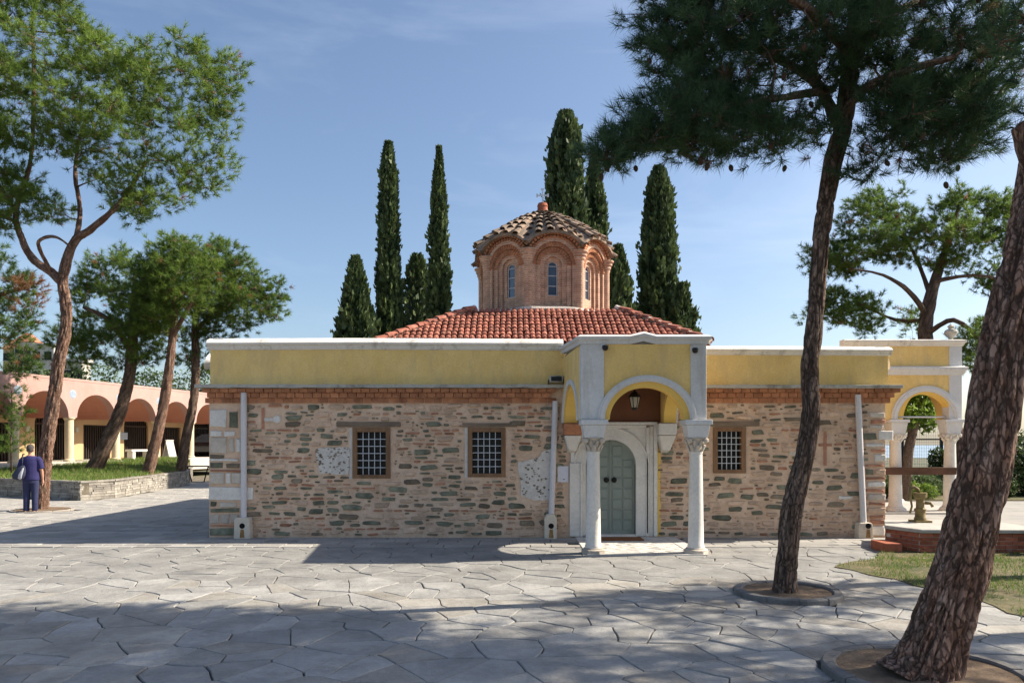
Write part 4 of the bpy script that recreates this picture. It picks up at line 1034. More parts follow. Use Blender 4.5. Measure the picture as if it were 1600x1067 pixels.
column(qx(1404), PY + .16, .14, qz(690), qz(678), zs, .15, port, iw=.22, capm='white_stone', basem='white_stone'); column(qx(1490), PY + .16, .14, qz(690), qz(678), zs, .15, port, iw=.22, capm='white_stone', basem='white_stone')
MB().box(x0 + .3, x1 - .302, PY + PD - .3, PY + PD, qz(575), qz(542)).build('rear_beam', 'yellow_stucco', port)
MB().tube([(x0 + .1, PY + .15, qz(651)), (x1 - .3, PY + .15, qz(651))], .022, 8).build('tie_rod', 'white_bar', port)
MB().slab([(x0, PY - .5), (x1 + .3, PY - .5), (x1 + .3, PY + PD + .2), (x0, PY + PD + .2)], -.02, .03).build('floor', 'concrete', port)
b = tag(MB().box(wx(1372) + 1.0, qx(1489), PY - .16, PY - .02, 0.98, 1.17).box(wx(1372) + 1.1, wx(1372) + 1.22, PY - .14, PY - .04, 0, .98).build('timber_rail', 'dark_timber', bevel=.01), 'thick dark brown timber rail across the portico columns', 'rail')
# brick well platform with a hand pump
well = empty('well_platform', (7.3, 13, 0)); tag(well, 'low red brick well platform with a grey concrete top', 'well')
poly = [(6.9, 13.6), (6.46, 12.72), (6.72, 12.1), (8.6, 12.05), (8.75, 12.8), (8.7, 13.6)]
MB().slab([(x * .985 + .11, y * .985 + .195) for x, y in poly], -.02, .30).build('core', 'mortar_white', well)
bme = MB().box(-.1, .1, -.05, .05, 0, .056).mesh('brick', 'red_brick')
for i in range(len(poly)):
    a, b_ = Vector((*poly[i], 0)), Vector((*poly[(i + 1) % len(poly)], 0)); d = b_ - a; L = d.length; d.normalize()
    if a.y > 13.55 and b_.y > 13.55: continue
    for r in range(5):
        t = .1 + (.1 if r % 2 else 0)
        while t < L:
            o = link('brick', bme, None); o.parent = well; p = a + d * t + Vector((0, 0, .0 + r * .064)) - well.location
            n_ = Vector((-d.y, d.x, 0)); c = Vector((7.4, 13.1, 0)) - (a + b_) / 2
            if n_.dot(c) < 0: n_ = -n_
            p += n_ * (.05 + rnd.uniform(-.006, .006)); o.location = p; o.rotation_euler = (0, 0, math.atan2(d.y, d.x) + rnd.uniform(-.03, .03)); t += .212
MB().slab([(7.4 + (x - 7.4) * 1.03, 13.0 + (y - 13.0) * 1.04) for x, y in poly], .32, .385).build('concrete_top', 'concrete', well, bevel=.015)
mb = MB(); mb.box(6.14, 6.42, 12.1, 12.6, -.02, .15); mb.build('step', 'red_brick', well, bevel=.01)
pump = empty('water_pump', (7.32, 13.2, .385)); tag(pump, 'old brown cast iron hand pump standing on the well platform', 'pump')
def pp_(mb, nm, m, **k):
    q = mb.build(nm, m, None, **k); q.parent = pump; q.matrix_parent_inverse = Matrix.Translation((7.32, 13.2, .385)).inverted(); return q
PZ = Matrix.Translation((0, 0, .07))
mb = MB(PZ); mb.box(7.18, 7.46, 13.06, 13.34, .316, .35).lathe([(.10, .35), (.10, .39), (.085, .41), (.085, .50), (.10, .51), (.10, .55), (.07, .57), (.065, .72), (.11, .76), (.115, .84), (.075, .84)], c=(7.32, 13.2, 0), n=16); pp_(mb, 'body', 'pump_paint', auto=True)
mb = MB(PZ); mb.tube([(7.32, 13.2, .80), (7.28, 13.2, .90), (7.2, 13.2, .95), (7.14, 13.18, .90), (7.13, 13.17, .75), (7.15, 13.16, .60), (7.11, 13.15, .48)], [.028, .03, .035, .03, .02, .017, .02], 8); pp_(mb, 'handle', 'pump_paint', smooth=True)
mb = MB(PZ); mb.tube([(7.38, 13.15, .66), (7.44, 13.08, .66), (7.46, 13.05, .60)], [.03, .028, .026], 8); pp_(mb, 'spout', 'pump_paint', smooth=True)
st = empty('brick_bench', (9.3, 11.9, 0)); tag(st, 'low brick ledge with pale stone slab at the lawn edge', 'bench')
adopt(MB().box(8.75, 10.6, 11.7, 12.3, 0, .13).build('brick_base', 'red_brick', bevel=.01), st); adopt(MB().box(8.72, 10.6, 12.1, 12.75, .135, .21).build('slab', 'white_stone', bevel=.01), st)
tag(MB().box(8.45, 8.6, 11.75, 12.0, 0, .55).build('stone_post', 'ledge', bevel=.02), 'mossy grey stone post beside the brick ledge', 'post')

# ================================================================ SMALL THINGS ON THE CHURCH
lan = empty('hanging_lantern', (2.15, 12.9, 2.6)); tag(lan, 'black iron lantern hanging inside the entrance porch', 'lantern')
def la(mb, nm, m, **k):
    q = mb.build(nm, m, None, **k); q.parent = lan; q.matrix_parent_inverse = Matrix.Translation((2.15, 12.9, 2.6)).inverted(); return q
c = (2.15, 12.9, 0)
mb = MB(); mb.lathe([(.055, 2.42), (.09, 2.60)], c=c, n=6); la(mb, 'glass', 'lamp_glass')
mb = MB(); mb.lathe([(.02, 2.37), (.05, 2.395), (.06, 2.42), (.05, 2.425)], c=c, n=6).lathe([(.11, 2.60), (.10, 2.63), (.05, 2.69), (.02, 2.71), (.02, 2.74)], c=c, n=6)
for q in range(6):
    a = R(60 * q); mb.tube([(c[0] + .056 * math.cos(a), c[1] + .056 * math.sin(a), 2.42), (c[0] + .092 * math.cos(a), c[1] + .092 * math.sin(a), 2.60)], .007, 5)
la(mb, 'frame', 'iron'); la(MB().tube([(c[0], c[1], 2.74), (c[0], c[1], 3.12)], .006, 5), 'chain', 'iron')
for px, py, lb in ((943, 543, 'black dome security camera on the porch pier next to the parapet angle'), (1083, 547, 'black dome security camera on the porch pier above the plain column')):
    x, z = (px - 800) / FPX * YF, EYE + (HZ - py) / FPX * YF
    e = empty('security_camera', (x, YF, z)); tag(e, lb, 'camera', 'security cameras on the porch')
    adopt(MB().box(x - .05, x + .03, YF - .05, YF - .002, z - .02, z + .05).build('mount', 'white_stucco', bevel=.006), e)
    mb = MB(Matrix.Translation((x + .02, YF - .06, z - .01))); mb.lathe([(.0, -.05), (.03, -.042), (.045, -.02), (.05, .0), (.05, .03), (.03, .04)], n=14); adopt(mb.build('dome', 'black_plastic', smooth=True), e)
fl = empty('floodlight', (wx(868), WY - .25, wz(597))); tag(fl, 'small floodlight with bracket on the stone ledge beside the porch', 'floodlight')
x, z = wx(868), wz(597)
adopt(MB().box(x - .13, x + .13, WY - .30, WY - .14, z - .02, z + .10).build('housing', 'ledge', bevel=.015), fl); adopt(MB().box(x - .1, x + .1, WY - .308, WY - .301, z - .005, z + .08).build('lamp_front', 'glass_dark'), fl)
adopt(MB().box(x + .132, x + .15, WY - .24, WY - .03, z - .06, z + .03).box(x - .15, x - .132, WY - .24, WY - .03, z - .06, z + .03).build('bracket', 'iron'), fl)
tag(MB().box(wx(871), wx(888), WY - .035, WY - .030, wz(753), wz(728)).build('notice', 'paper'), 'white paper notice on the stones beside the porch corbel', 'notice')
tag(MB().box(1.5, 2.42, WY - .62, WY - .22, .012, .035).build('doormat', 'doormat', bevel=.008), 'brown doormat in front of the green church door', 'doormat')
for x, y, sg, lb in ((CHX0 - .02, WY + 1.1, -1, 'white horn loudspeaker on the church corner over the shaded passage'), (CHX1 + .1, WY + 1.1, 1, 'white horn loudspeaker on the church corner by the portico')):
    e = empty('loudspeaker', (x, y, 3.35)); tag(e, lb, 'loudspeaker', 'horn loudspeakers on the church')
    mb = MB(Matrix.Translation((x + sg * .12, y, 3.36)) @ Matrix.Rotation(sg * R(70), 4, 'Y')); mb.lathe([(.04, 0), (.05, .1), (.09, .22), (.17, .34), (.18, .35), (.16, .345), (.03, .12)], n=20); adopt(mb.build('horn', 'horn_white', auto=True), e)
    adopt(MB().tube([(x, y, 3.3), (x + sg * .12, y, 3.34)], .02, 6).build('bracket', 'horn_white'), e)

# ================================================================ THE PINK ARCADE
A0, A1 = Vector((-20.3, 34.0, 0)), Vector((-18.4, 42.5, 0)); dA = (A1 - A0).normalized()
nA = Vector((dA.y, -dA.x, 0))               # out of the arcade, towards the lawn
arc = empty('arcade_building', A0); tag(arc, 'long pink arcade with round columns and dark gates behind the raised lawn', 'building')
MA = Matrix.Translation(A0) @ Matrix(((dA.x, -nA.x, 0, 0), (dA.y, -nA.y, 0, 0), (0, 0, 1, 0), (0, 0, 0, 1)))   # local x along, y into the building
SP = 8.71 / 3; FZ = .95; ZC = 2.98
def ar(mb, nm, m, **k):
    q = mb.build(nm, m, None, **k); q.parent = arc; q.matrix_parent_inverse = Matrix.Translation(A0).inverted(); return q
def amb(): return MB(MA)
for i in range(-3, 5):
    xc = (i + .5) * SP; r = SP / 2 - .24
    ar(amb().archwall(i * SP, (i + 1) * SP - .003, ZC, 4.66, xc, r, -.02, .4, n=22, ez=.93), 'arch_wall', 'pink_stucco')
    # groin bay behind each arch and the pier arch in the back wall
    ar(amb().band(xc, ZC, r + .005, r + .12, .402, 2.6, n=18, ez=.93), 'vault', 'salmon_stucco')
    if i % 2 == 0: ar(amb().archwall(i * SP, (i + 1) * SP - .003, ZC - .3, 4.66, xc, r - .25, 2.6, 2.9, n=18, ez=.93).box(i * SP, xc - r + .25, 2.6, 2.9, FZ, ZC - .3).box(xc + r - .25, (i + 1) * SP - .003, 2.6, 2.9, FZ, ZC - .3), 'back_wall', 'ochre_wall')
    else: ar(amb().box(i * SP, (i + 1) * SP - .003, 2.6, 2.9, 2.75, 4.66).box(i * SP, xc - r + .3, 2.6, 2.9, FZ, 2.75).box(xc + r - .3, (i + 1) * SP - .003, 2.6, 2.9, FZ, 2.75), 'back_wall', 'ochre_wall')
    g = amb()
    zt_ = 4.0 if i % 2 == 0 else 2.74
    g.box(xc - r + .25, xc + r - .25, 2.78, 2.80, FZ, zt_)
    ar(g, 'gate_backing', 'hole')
    g = amb()
    for q in range(13):
        x = xc - r + .3 + (2 * r - .6) * q / 12; g.box(x - .02, x + .02, 2.70, 2.74, FZ + .02, zt_ - .05)
    g.box(xc - r + .25, xc + r - .25, 2.68, 2.75, 2.70, 2.78)
    ar(g, 'gate', 'gate_brown')
for i in range(-3, 6):
    x = i * SP
    mb = amb(); mb.lathe([(.24, FZ), (.24, FZ + .08), (.19, FZ + .12), (.19, ZC - .12), (.25, ZC - .05), (.25, ZC - .002)], c=(x, .19, 0), n=20); ar(mb, 'column', 'cream_col', auto=True)
    mb = amb(); mb.lathe([(.2, -.03), (.2, .0), (.15, .012)], n=18); mb.M = MA @ Matrix.Translation((x, -.02, 4.05)) @ Matrix.Rotation(R(90), 4, 'X')
    mb.v = [mb.M @ p for p in mb.l]; ar(mb, 'roundel', 'roundel')
    ar(amb().box(x - .09, x + .09, 2.45, 2.598, 2.35, 2.6), 'wall_lamp', 'lamp_glass', bevel=.02)
ar(amb().box(-3 * SP - .1, 5 * SP + .2, -.026, 3.0, 4.662, 4.78), 'parapet_cap', 'pink_stucco', bevel=.02)
ar(amb().box(-3 * SP, 5 * SP + .1, -.5, 3.2, .3, FZ), 'floor', 'arcade_floor', bevel=.02)
ar(amb().box(-3 * SP, 5 * SP, 2.9, 9, 0, 4.6), 'rear_block', 'ochre_wall')
ar(amb().box(2 * SP + .16, 2 * SP + .72, 2.56, 2.598, 2.0, 2.38), 'plaque', 'roundel')
for q in range(3): ar(amb().box(2 * SP + .22, 2 * SP + .66, 2.552, 2.559, 2.07 + q * .1, 2.1 + q * .1), 'plaque_line', 'pale_wall')
bn = MA @ Vector((1.42 * SP, -.15, 0)); e = empty('stone_bench', (bn.x, bn.y, FZ)); tag(e, 'white stone bench in front of the pink arcade', 'bench')
Mb = Matrix.Translation((bn.x, bn.y, 0)) @ Matrix.Rotation(math.atan2(dA.y, dA.x) + R(180), 4, 'Z')
adopt(MB(Mb).box(-.75, .75, -.2, .2, FZ + .42, FZ + .52).build('seat', 'white_stone', bevel=.01), e)
for sx in (-.55, .55): adopt(MB(Mb).box(sx - .1, sx + .1, -.17, .17, FZ, FZ + .42).build('leg', 'white_stone', bevel=.01), e)
bn = MA @ Vector((2.25 * SP, -.1, 0)); e = empty('sandwich_board', (bn.x, bn.y, FZ)); tag(e, 'pale folding board standing between two arcade columns', 'sign')
for s_ in (-1, 1):
    Ms_ = Matrix.Translation((bn.x, bn.y, FZ)) @ Matrix.Rotation(math.atan2(dA.y, dA.x), 4, 'Z') @ Matrix.Rotation(s_ * R(14), 4, 'X')
    adopt(MB(Ms_).box(-.3, .3, s_ * .22 - .015, s_ * .22 + .015, 0, 1.0).build('panel', 'pale_wall'), e)
# trestle table in the passage and the parked car beyond it
tb = empty('trestle_table', (-14.55, 34.2, 0)); tag(tb, 'grey trestle table at the end of the stone garden wall', 'table')
adopt(MB().box(-15.3, -13.9, 33.9, 34.5, .70, .75).build('tabletop', 'ring_stone'), tb)
for x in (-15.1, -14.1):
    for s_ in (-1, 1): adopt(MB().tube([(x, 34.2 + s_ * .05, .70), (x + .1 * s_, 34.2 + s_ * .28, 0)], .03, 6).build('leg', 'iron'), tb)
car = empty('parked_car', (-19.2, 47.2, .9), R(8)); tag(car, 'dark car parked beyond the last arcade column', 'car')
def cpart(mb, nm, m, **k):
    q = mb.build(nm, m, None, **k); q.parent = car; return q
prof = [(-2.1, .35), (-2.15, .75), (-1.95, .95), (-1.2, 1.0), (-.75, 1.45), (.9, 1.5), (1.6, 1.05), (2.1, .95), (2.2, .6), (2.1, .32)]
Mc = Matrix.Rotation(R(90), 4, 'Z')
cpart(MB(Mc).ext(prof, -.85, .85), 'body', 'car_paint', bevel=.08)
cpart(MB(Mc).ext([(-.65, 1.05), (-.45, 1.38), (.8, 1.42), (1.3, 1.06)], -.86, .86), 'side_windows', 'glass_dark')
cpart(MB(Mc).add([(1.02, -.65, 1.44), (1.02, .65, 1.44), (1.62, .68, 1.08), (1.62, -.68, 1.08)], [(0, 1, 2, 3)]).build('x', 'glass_dark') if 0 else MB(Mc).ext([(1.0, 1.46), (1.64, 1.08), (1.66, 1.1), (1.02, 1.48)], -.66, .66), 'rear_window', 'glass_dark')
for sx in (-1.35, 1.4):
    for sy in (-.8, .8):
        mb = MB(Mc @ Matrix.Translation((sx, sy, .33)) @ Matrix.Rotation(R(90), 4, 'X')); mb.lathe([(.2, -.1), (.33, -.1), (.33, .1), (.2, .1)], n=18); cpart(mb, 'wheel', 'rubber', auto=True)
for sy in (-.7, .7): cpart(MB(Mc).box(2.08, 2.22, sy - .13, sy + .13, .68, .88), 'tail_light', 'red_lamp')

# ---- low garden wall of split stone
gw = empty('garden_wall', (-13.5, 24, 0)); tag(gw, 'low dry stone wall with slab coping round the raised lawn', 'wall')
def gpart(mb, nm, m, **k):
    q = mb.build(nm, m, None, **k); q.parent = gw; q.matrix_parent_inverse = Matrix.Translation((-13.5, 24, 0)).inverted(); return q
gsm = {}
k = 0; gj = MB()
for i in range(len(RETAIN) - 1):
    a, b_ = Vector((*RETAIN[i], 0)), Vector((*RETAIN[i + 1], 0)); d = b_ - a; L = d.length; d.normalize(); n_ = Vector((d.y, -d.x, 0))
    back = -n_
    gpart(MB().add([a + back * .06, b_ + back * .06, b_ + back * .3, a + back * .3, *[p + Vector((0, 0, .555)) for p in (a + back * .06, b_ + back * .06, b_ + back * .3, a + back * .3)]], [(0, 3, 2, 1), (4, 5, 6, 7), (0, 1, 5, 4), (1, 2, 6, 5), (2, 3, 7, 6), (3, 0, 4, 7)]), 'core', 'joint')
    z = 0.0
    while z < .54:
        h = rnd.uniform(.05, .10); h = min(h, .56 - z); t = 0
        while t < L - .05:
            wd = min(rnd.uniform(.18, .55), L - t); yo = rnd.uniform(0, .03)
            p = a + d * t; q = a + d * (t + wd - .012)
            v = [p + n_ * yo, q + n_ * yo, q + back * .08, p + back * .08]; v = [Vector((c.x, c.y, z + .004)) for c in v] + [Vector((c.x, c.y, z + h - .004)) for c in v]
            fcs = [(0, 3, 2, 1), (4, 5, 6, 7), (0, 1, 5, 4), (1, 2, 6, 5), (2, 3, 7, 6), (3, 0, 4, 7)]
            if k < 300 and i in (1, 2, 3): gpart(MB().add(v, fcs), 'stone', 'wall_stone'); k += 1
            else: gj.add(v, fcs)
            t += wd
        z += h
    t = 0
    while t < L - .02:
        wd = min(rnd.uniform(.5, .9), L - t); p = a + d * t; q = a + d * (t + wd - .01)
        v = [p + n_ * .04, q + n_ * .04, q + back * .32, p + back * .32]
        gpart(MB().hexa([Vector((c.x, c.y, .562)) for c in v] + [Vector((c.x, c.y, .60 + rnd.uniform(0, .012))) for c in v]), 'coping_slab', 'wall_stone'); t += wd
tag(gpart(gj, 'small_stones', 'wall_stone'), kind='stuff')

# ---- tree pits
for j, (x, y, r) in enumerate(RINGS):
    e = empty('tree_ring', (x, y, 0)); tag(e, ('round dark stone kerb with bare soil round the slender leaning pine', 'round dark stone kerb with bare soil round the thick leaning pine', 'low round kerb with soil round the pine beside the standing person')[j], 'tree ring', 'round kerbs round the pines')
    mb = MB(); m_ = 'ring_stone' if j < 2 else 'ring_pale'; hh = .06 if j < 2 else .025
    prof_ = [(r - .11, -.02), (r, -.02), (r, hh - .015), (r - .015, hh), (r - .095, hh), (r - .11, hh - .015)]
    pieces = 11 if j < 2 else 9
    for pc_ in range(pieces):
        v = []; N_ = 8; dz = rnd.uniform(-.006, .006); dr_ = rnd.uniform(-.006, .006)
        for q in range(N_ + 1):
            a = 2 * math.pi * (pc_ + .012 + .976 * q / N_) / pieces
            for (rr_, z) in prof_: v.append((x + (rr_ + dr_) * math.cos(a), y + (rr_ + dr_) * math.sin(a), z + dz + .006 * noise.noise((math.cos(a) * 6, math.sin(a) * 6, j + rr_ * 9))))
        f = [(q * 6 + s_, q * 6 + (s_ + 1) % 6, (q + 1) * 6 + (s_ + 1) % 6, (q + 1) * 6 + s_) for q in range(N_) for s_ in range(6)] + [(5, 4, 3, 2, 1, 0), tuple(N_ * 6 + s_ for s_ in range(6))]
        adopt(MB().add(v, f).build('kerb_stone', m_, auto=True), e)
    mb = MB(); v = [(x, y, .05)]; 
    for rr_ in (.35, .7, 1.0):
        for q in range(32): a = 2 * math.pi * q / 32; v.append((x + (r - .1) * rr_ * math.cos(a), y + (r - .1) * rr_ * math.sin(a), .035 + .02 * noise.noise((math.cos(a) * rr_ * 5, math.sin(a) * rr_ * 5, 2))))
    f = [(0, 1 + q, 1 + (q + 1) % 32) for q in range(32)] + [(1 + 32 * s_ + q, 1 + 32 * s_ + 32 + q, 1 + 32 * s_ + 32 + (q + 1) % 32, 1 + 32 * s_ + (q + 1) % 32) for s_ in (0, 1) for q in range(32)]
    adopt(mb.add(v, f).build('soil', 'earth', smooth=True), e)

# ================================================================ TREES
def bark_tube(pts, rad, n, seg, bump, seed):
    """dense trunk with real plates; returns verts, faces, plate value per vertex"""
    P = [Vector(p) for p in pts]; C = []; RR = []
    for i in range(len(P) - 1):              # Catmull-Rom
        p0, p1, p2, p3 = P[max(0, i - 1)], P[i], P[i + 1], P[min(len(P) - 1, i + 2)]
        k = max(2, int((p2 - p1).length / seg))
        for j in range(k):
            t = j / k
            C.append(.5 * ((2 * p1) + (p2 - p0) * t + (2 * p0 - 5 * p1 + 4 * p2 - p3) * t * t + (-p0 + 3 * p1 - 3 * p2 + p3) * t ** 3)); RR.append(rad[i] + (rad[i + 1] - rad[i]) * t)
    C.append(P[-1]); RR.append(rad[-1])
    vs = []; pl = []; t = (C[1] - C[0]).normalized(); u = t.orthogonal().normalized(); run = 0
    for i, c in enumerate(C):
        t = (C[min(i + 1, len(C) - 1)] - C[max(i - 1, 0)]).normalized(); u = (u - t * u.dot(t)).normalized(); v = t.cross(u); r = RR[i]
        if i: run += (C[i] - C[i - 1]).length
        for k in range(n):
            a = 2 * math.pi * k / n; d = u * math.cos(a) + v * math.sin(a)
            if bump:
                s = Vector((math.cos(a) * r * 14, math.sin(a) * r * 14, run * 2.0 + seed))
                s += Vector((noise.noise(s * .7), noise.noise(s * .7 + Vector((7, 0, 0))), noise.noise(s * .7 + Vector((0, 9, 0))))) * .95
                dd, _ = noise.voronoi(s); e = min(1, max(0, (dd[1] - dd[0]) / .30)); e = e * e * (3 - 2 * e)
                lump = noise.noise(Vector((math.cos(a) * 1.3, math.sin(a) * 1.3, run * 1.1 + seed)))
                vs.append(c + d * (r * (1 + .09 * lump) + bump * (e - .6) + bump * .35 * noise.noise(s * 3))); pl.append(.25 + .75 * e)
            else: vs.append(c + d * r); pl.append(.8)
    f = [(i * n + k, i * n + (k + 1) % n, (i + 1) * n + (k + 1) % n, (i + 1) * n + k) for i in range(len(C) - 1) for k in range(n)]
    f.append(tuple((len(C) - 1) * n + k for k in range(n)))
    return vs, f, pl, C, RR
class Wood:
    def __init__(s): s.v = []; s.f = []; s.p = []
    def add(s, v, f, p):
        n = len(s.v); s.v += [tuple(q) for q in v]; s.f += [tuple(i + n for i in q) for q in f]; s.p += p
    def tube(s, pts, rad, n=6):
        b = MB(); b.tube(pts, rad, n); s.add(b.v, b.f, [.75] * len(b.v))
    def build(s, name, m, parent):
        me = bpy.data.meshes.new(name); me.from_pydata(s.v, [], s.f)
        at = me.attributes.new('plate', 'FLOAT', 'POINT'); at.data.foreach_set('value', np.array(s.p, np.float32))
        me.polygons.foreach_set('use_smooth', np.ones(len(me.polygons), bool)); me.materials.append(MT[m]); me.update()
        o = link(name, me, None); o.parent = parent; o.matrix_parent_inverse = Matrix.Translation(parent.location).inverted(); return o
def frames(d):                                # (n,3) directions -> orthonormal frames
    d = d / np.linalg.norm(d, axis=1, keepdims=True); ref = np.where(np.abs(d[:, 2:3]) > .9, np.array([[1., 0, 0]]), np.array([[0., 0, 1]]))
    u = np.cross(ref, d); u /= np.linalg.norm(u, axis=1, keepdims=True); return d, u, np.cross(d, u)
def tufts(pos, dirs, L, wd, n, rg, droop=0.0):
    """sprays of needles: triangles, and the tuft each belongs to"""
    d, u, v = frames(dirs); T = len(pos)
    th = rg.uniform(R(12), R(82), (T, n)); ph = rg.uniform(0, 2 * np.pi, (T, n)); ln = L * rg.uniform(.65, 1.1, (T, n)); off = rg.uniform(-.55, .25, (T, n)) * L
    dd = d[:, None] * np.cos(th)[..., None] + (u[:, None] * np.cos(ph)[..., None] + v[:, None] * np.sin(ph)[..., None]) * np.sin(th)[..., None]
    dd[..., 2] -= droop
    base = pos[:, None] + d[:, None] * off[..., None]
    tip = base + dd * ln[..., None]
    side = np.cross(dd, rg.normal(0, 1, (T, n, 3))); side /= np.linalg.norm(side, axis=2, keepdims=True) + 1e-9; side *= wd
    tri = np.stack([base - side, base + side, tip], 2)
    return tri.reshape(-1, 3), np.repeat(np.arange(T), n * 3)
def dist_edge(p, poly):
    best = 1e9
    for i in range(len(poly)):
        a, b = poly[i - 1], poly[i]; dx, dy = b[0] - a[0], b[1] - a[1]
        t = max(0, min(1, ((p[0] - a[0]) * dx + (p[1] - a[1]) * dy) / (dx * dx + dy * dy + 1e-9))); best = min(best, math.hypot(p[0] - a[0] - t * dx, p[1] - a[1] - t * dy))
    return best
def pine(name, label, Y, trunk, limbs, crowns, bark='bark', needle='needles', L=.14, wd=.004, per=42, seed=1, detail=(40, .08, .02), cones=0, clump=.34, tint=0.0, group='pine trees', brown=.02):
    """trunk/limbs: lists of (px, py, dY, radius m) at distance Y; crowns: (outline in px, clump count, max depth m, dY, tufts per clump)"""
    rg = np.random.default_rng(seed); rr = random.Random(seed)
    tp = [W(a, b, Y + c) for a, b, c, r in trunk]
    root = empty(name, (tp[0].x, tp[0].y, tp[0].z)); tag(root, label, 'tree', group)
    wood = Wood()
    v, f, p, C, RR = bark_tube(tp, [t[3] for t in trunk], detail[0], detail[1], detail[2], seed * 3.1); wood.add(v, f, p)
    nodes = [(c, r) for c, r in zip(C, RR)][len(C) // 2:]
    for lb in limbs:
        lp = [W(a, b, Y + c) for a, b, c, r in lb]
        v, f, p, C, RR = bark_tube(lp, [t[3] for t in lb], max(8, detail[0] // 3), detail[1] * 1.5, detail[2] * .5, seed + len(nodes)); wood.add(v, f, p); nodes += list(zip(C, RR))
    tw = wood.build('trunk', bark, root)
    twig = Wood(); TP = []; TD = []; TT = []; conesp = []
    N0 = [(n_[0], n_[1]) for n_ in nodes]
    for cr_ in crowns:
        poly, cnt, depth, dY, tpc = cr_[:5]; dead = cr_[5] if len(cr_) > 5 else brown
        xs = [p[0] for p in poly]; ys = [p[1] for p in poly]; sc_ = Y / FPX; made = 0; tries = 0; cl = []
        while made < cnt and tries < cnt * 60:
            tries += 1
            q = (rr.uniform(min(xs), max(xs)), rr.uniform(min(ys), max(ys)))
            if not inside(q, poly): continue
            e = dist_edge(q, poly) * sc_
            dy = rr.uniform(-1, 1) * min(depth, .25 + e * 1.1)
            c = W(q[0], q[1], Y + dY + dy)
            if cnt > 101 and noise.noise(c * .9 + Vector((seed, 0, 0))) < -.13 + rr.uniform(-.15, .15): continue
            if any((c - o).length < clump * .8 for o in cl): continue
            cl.append(c); made += 1
        cl.sort(key=lambda c: min((c - n_[0]).length for n_ in N0))
        for c in cl:
            bn, br = min(nodes, key=lambda n_: (c - n_[0]).length + max(0, n_[0].z - c.z) * .6)
            d = c - bn; Ld = d.length
            mid1 = bn + d * .35 + Vector((rr.uniform(-.1, .1), rr.uniform(-.1, .1), -.05 * Ld)) ; mid2 = bn + d * .7 + Vector((rr.uniform(-.08, .08), rr.uniform(-.08, .08), -.06 * Ld))
            r0 = min(br * .7, .012 + .018 * Ld); pts_ = [bn, mid1, mid2, c]
            twig.tube(pts_, [r0, r0 * .75, r0 * .55, .006], 5)
            nodes += [(mid1, r0 * .75), (mid2, r0 * .55), (c, .012)]
            tn = rr.uniform(0, 1); outward = Vector((c.x - tp[-1].x, c.y - tp[-1].y, 0)); outward = outward.normalized() if outward.length > .1 else Vector((0, 0, 1))
            for q in range(int(tpc * rr.uniform(.6, 1.3))):
                o = Vector((rr.gauss(0, 1), rr.gauss(0, 1), rr.gauss(0, .75))); o = o.normalized() * (clump * rr.uniform(.35, 1.15)); o.z *= .75
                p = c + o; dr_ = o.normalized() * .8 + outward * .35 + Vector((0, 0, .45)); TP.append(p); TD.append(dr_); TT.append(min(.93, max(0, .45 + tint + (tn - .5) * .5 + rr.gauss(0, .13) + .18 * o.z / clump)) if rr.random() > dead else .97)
                if rr.random() < .5: twig.tube([c + o * .1, p], [.007, .003], 3)
            if rr.random() < cones: conesp.append(c + Vector((rr.uniform(-.2, .2), rr.uniform(-.2, .2), -.15 - rr.uniform(0, .2))))
    twig.build('branches', bark, root)
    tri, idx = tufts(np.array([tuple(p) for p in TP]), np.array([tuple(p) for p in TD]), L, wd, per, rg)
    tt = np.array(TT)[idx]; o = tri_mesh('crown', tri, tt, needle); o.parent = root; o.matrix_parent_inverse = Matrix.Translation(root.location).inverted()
    if conesp:
        cm = MB(); cm.lathe([(.005, -.05), (.022, -.035), (.032, -.005), (.028, .025), (.012, .045)], n=9); cme = cm.mesh('pine_cone', 'cone', smooth=False)
        for c in conesp:
            q = link('pine_cone', cme, None); q.parent = root; q.location = c - root.location; q.rotation_euler = (rr.uniform(-.6, .6), rr.uniform(-.6, .6), rr.uniform(0, 6)); q.scale = (.85, .85, .85)
    return root

